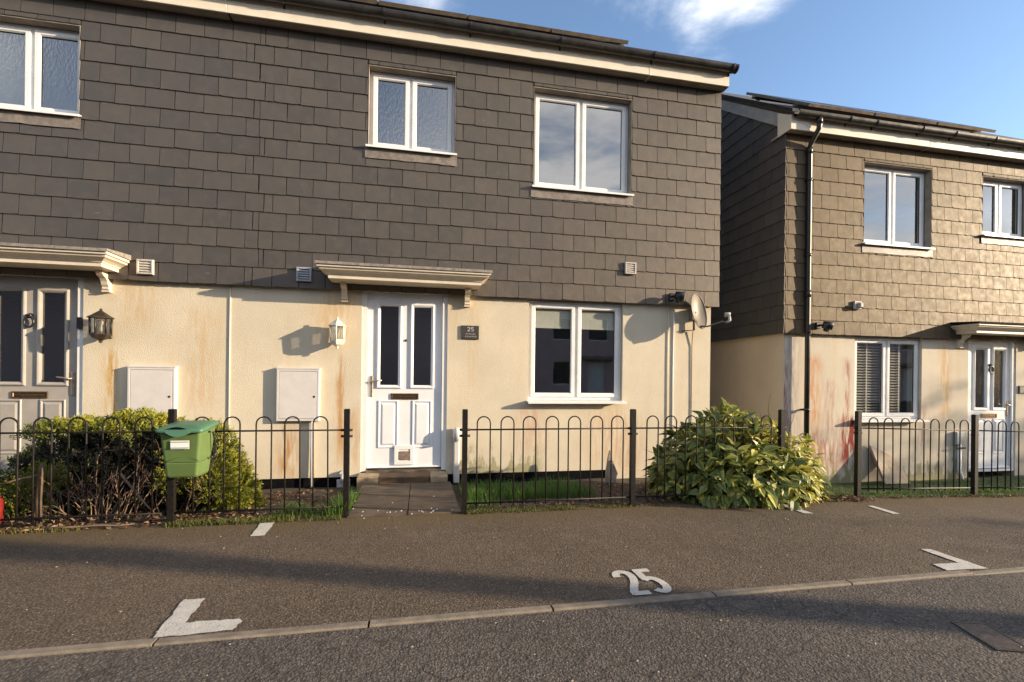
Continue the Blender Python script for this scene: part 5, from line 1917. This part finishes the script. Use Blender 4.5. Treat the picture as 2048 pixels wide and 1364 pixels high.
# grass
def grass(name, areas, label, cat=None, kind='stuff'):
    V, F, C_ = [], [], []
    for (x0, x1, y0, y1, n, h0, h1, c0, c1) in areas:
        for _ in range(n):
            x, y = random.uniform(x0, x1), random.uniform(y0, y1)
            if mnoise.noise(Vector((x * 3.0, y * 3.0, 4.2))) < random.uniform(-0.55, 0.05): continue
            z = zgar(x, y) - 0.005
            h = random.uniform(h0, h1)
            a_ = random.uniform(0, 2 * math.pi)
            lean = random.uniform(0.1, 0.7) * h
            dx_, dy_ = math.cos(a_), math.sin(a_)
            wv = random.uniform(0.0015, 0.0032)
            k = len(V)
            V.extend([(x - dy_ * wv, y + dx_ * wv, z), (x + dy_ * wv, y - dx_ * wv, z),
                      (x + dx_ * lean * 0.35 + dy_ * wv * 0.7, y + dy_ * lean * 0.35 - dx_ * wv * 0.7, z + h * 0.65), (x + dx_ * lean * 0.35 - dy_ * wv * 0.7, y + dy_ * lean * 0.35 + dx_ * wv * 0.7, z + h * 0.65),
                      (x + dx_ * lean, y + dy_ * lean, z + h)])
            F.extend([(k, k + 1, k + 2, k + 3), (k + 3, k + 2, k + 4)])
            c = lerp3(c0, c1, random.random())
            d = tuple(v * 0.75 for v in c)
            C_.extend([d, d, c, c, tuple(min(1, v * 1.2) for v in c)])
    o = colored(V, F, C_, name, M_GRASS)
    return tag(o, label, cat, kind=kind)


GR0, GR1 = (0.060, 0.135, 0.018), (0.115, 0.20, 0.028)
YL0, YL1 = (0.13, 0.12, 0.020), (0.20, 0.17, 0.035)
grass('grass', [(0.45, 1.75, 4.35, 5.35, 5200, 0.05, 0.15, GR0, GR1), (0.42, 0.72, 4.0, 4.9, 700, 0.05, 0.13, GR0, GR1), (-0.72, -0.56, 3.98, 4.9, 900, 0.05, 0.17, GR0, GR1),
                (-1.15, -0.62, 4.02, 4.5, 900, 0.04, 0.10, GR0, GR1)], 'tufts of green grass behind the railings either side of the path', 'grass')
grass('grass', [(3.55, 9.6, 4.02, 5.72, 17000, 0.02, 0.055, (0.060, 0.120, 0.018), (0.11, 0.175, 0.027))], 'short mown lawn in front of the set-back house', 'grass')
grass('grass', [(0.40, 1.9, 3.90, 4.02, 2600, 0.012, 0.04, YL0, (0.10, 0.12, 0.022)), (-1.85, -0.60, 3.91, 4.05, 2600, 0.012, 0.05, (0.085, 0.10, 0.02), (0.13, 0.14, 0.026)), (-3.2, -2.4, 3.92, 4.0, 500, 0.015, 0.05, YL0, YL1),
                (4.0, 9.5, 3.93, 4.05, 2600, 0.012, 0.04, (0.06, 0.085, 0.02), (0.11, 0.12, 0.025)), (1.9, 3.2, 3.92, 4.0, 500, 0.01, 0.03, YL0, (0.09, 0.1, 0.02))],
      'yellowish moss and short grass along the edge of the asphalt', 'grass')
lawn = sheet('lawn', 3.4, 13.5, 4.0, 5.84, 60, 14, lambda x, y: zgar(x, y) + 0.004, M_LAWN)

# leaf litter
V, F, C_ = [], [], []
for (x0, x1, y0, y1, n, s_) in ((-3.3, -1.3, 3.93, 4.6, 900, 0.020), (-1.9, -0.7, 4.05, 5.4, 700, 0.020), (1.5, 3.4, 3.92, 5.3, 900, 0.020), (3.2, 4.4, 3.82, 4.1, 420, 0.022), (0.45, 1.6, 4.0, 4.35, 240, 0.016), (4.3, 7.5, 3.9, 4.0, 160, 0.018)):
    for _ in range(n):
        x, y = random.uniform(x0, x1), random.uniform(y0, y1)
        z = (zgar(x, y) if y > 3.96 else zg(x)) + 0.008
        t = rvec(); t.z *= 0.35; t.normalize()
        u = t.cross(Vector((0, 0, 1)) + rvec() * 0.5).normalized()
        sz = s_ * random.uniform(0.6, 1.6)
        k = len(V)
        p = Vector((x, y, z + random.uniform(0, 0.012)))
        V.extend([tuple(p - t * sz), tuple(p + u * sz * 0.45 + Vector((0, 0, sz * 0.3))), tuple(p + t * sz), tuple(p - u * sz * 0.45 + Vector((0, 0, sz * 0.2)))])
        F.append((k, k + 1, k + 2, k + 3))
        c = random.choice(((0.13, 0.062, 0.030), (0.20, 0.115, 0.055), (0.26, 0.18, 0.10), (0.085, 0.042, 0.024), (0.17, 0.07, 0.04)))
        C_.extend([c] * 4)
tag(colored(V, F, C_, 'leaf_litter', M_LITTER), 'brown fallen leaves over the beds and along the asphalt edge', 'leaves', kind='stuff')

# ------------------------------------------------------------------ what stands behind the camera (seen in the panes, casting the road shadows)
def shadow_pole(x, y, h, r, label):
    o = empty('utility_pole', (x, y, 0), label, 'pole')
    q = MB()
    q.tube([(x, y, -0.3), (x, y, h * 0.5), (x, y, h)], [r * 1.1, r, r * 0.85], 14)
    q.build('post', M_POLE, o)
    q = MB()
    q.box(x - 0.4, x + 0.4, y - 0.05, y + 0.05, h - 0.35, h - 0.25)
    q.build('crossarm', M_POLE, o)


# the pole's shadow lies along the band across the bay: pass through (0.45,2.53) along the sun azimuth
L_ = 14.0
shadow_pole(0.45 + 0.943 * L_, 2.53 - 0.333 * L_, 4.15, 0.145, 'wooden utility pole standing across the road, out of frame')

def opposite(xo, label):
    ho = empty('opposite_house', (xo + 7, -13, 0), label, 'house', 'houses across the road')
    q = MB()
    oh = [(0.6, 1.6, 0.1, 2.15), (2.6, 4.0, 0.9, 2.15), (5.0, 6.2, 0.9, 2.15), (5.0, 6.2, 3.3, 4.5), (2.9, 4.0, 3.3, 4.5), (0.5, 1.7, 3.3, 4.5), (7.0, 8.0, 0.1, 2.15), (9.4, 10.8, 0.9, 2.15), (9.5, 10.6, 3.3, 4.5), (7.0, 8.2, 3.3, 4.5)]
    oh = [(h[0] + xo, h[1] + xo, h[2], h[3]) for h in oh]
    wall_grid(q, xo, xo + 13.9, 0, 5.0, -13.0, -13.25, oh)
    q.build('wall', M_OPP, ho)
    q = MB()
    q.prism_x([(-12.6, 4.9), (-12.6, 5.05), (-17, 7.9), (-21.4, 5.05), (-21.4, 4.9)], xo - 0.02, xo + 13.95)
    q.build('roof', M_ROOF, ho)
    for h in oh:
        q = MB()
        q.ring(h[0], h[1], h[2], h[3], [(0, -13.08), (0.06, -13.08), (0.06, -13.16), (0, -13.16)])
        fr = q.build('door' if h[2] < 0.5 else 'window', M_UPVC, ho)
        q = MB()
        q.box(h[0] + 0.061, h[1] - 0.061, -13.15, -13.13, h[2] + 0.061, h[3] - 0.061)
        q.build('door_panel' if h[2] < 0.5 else 'pane', M_UPVC if h[2] < 0.5 else M_BLACK, fr)
        if h[2] < 0.5:
            q = MB()
            q.box(h[0] - 0.4, h[1] + 0.4, -12.999, -12.5, h[3] + 0.1, h[3] + 0.3)
            q.build('canopy', M_LEADDARK, ho)


opposite(-26, 'rendered house across the road seen only as a reflection, beyond the grey door')
opposite(-12, 'rendered house straight across the road seen only as a reflection')
opposite(2, 'rendered house across the road reflected in the ground-floor window of the middle house')
opposite(16, 'rendered house across the road reflected in the panes of the set-back house')
opposite(30, 'last rendered house across the road, seen only as a reflection')


def far_tree(x, y, h, rad, label):
    o = empty('garden_tree', (x, y, 0), label, 'tree', 'trees down the road beyond the frame')
    q = MB()
    q.tube([(x, y, -0.3), (x + 0.1, y, h * 0.4), (x, y + 0.1, h * 0.75)], [0.16, 0.12, 0.04], 8)
    q.build('trunk', M_WOOD, o)
    V, F, C_ = [], [], []
    for _ in range(2600):
        n_ = rvec()
        rr = random.random() ** 0.4 * (1 + 0.35 * mnoise.noise(n_ * 2.5 + Vector((x, y, 0))))
        p = Vector((x, y, h * 0.62)) + Vector((n_.x * rad, n_.y * rad, n_.z * h * 0.38)) * rr
        t, u = rvec() * 0.11, rvec() * 0.11
        k = len(V)
        V.extend([tuple(p), tuple(p + t), tuple(p + t + u), tuple(p + u)])
        F.append((k, k + 1, k + 2, k + 3))
        c = lerp3((0.03, 0.045, 0.015), (0.07, 0.08, 0.025), random.random())
        C_.extend([c] * 4)
    colored(V, F, C_, 'crown', M_LEAF_H, o)


far_tree(27.5, -0.9, 5.6, 2.0, 'low bushy tree down the road to the right, out of frame')
far_tree(26.5, -5.3, 5.55, 1.3, 'second bushy tree down the road nearer the pole, out of frame')
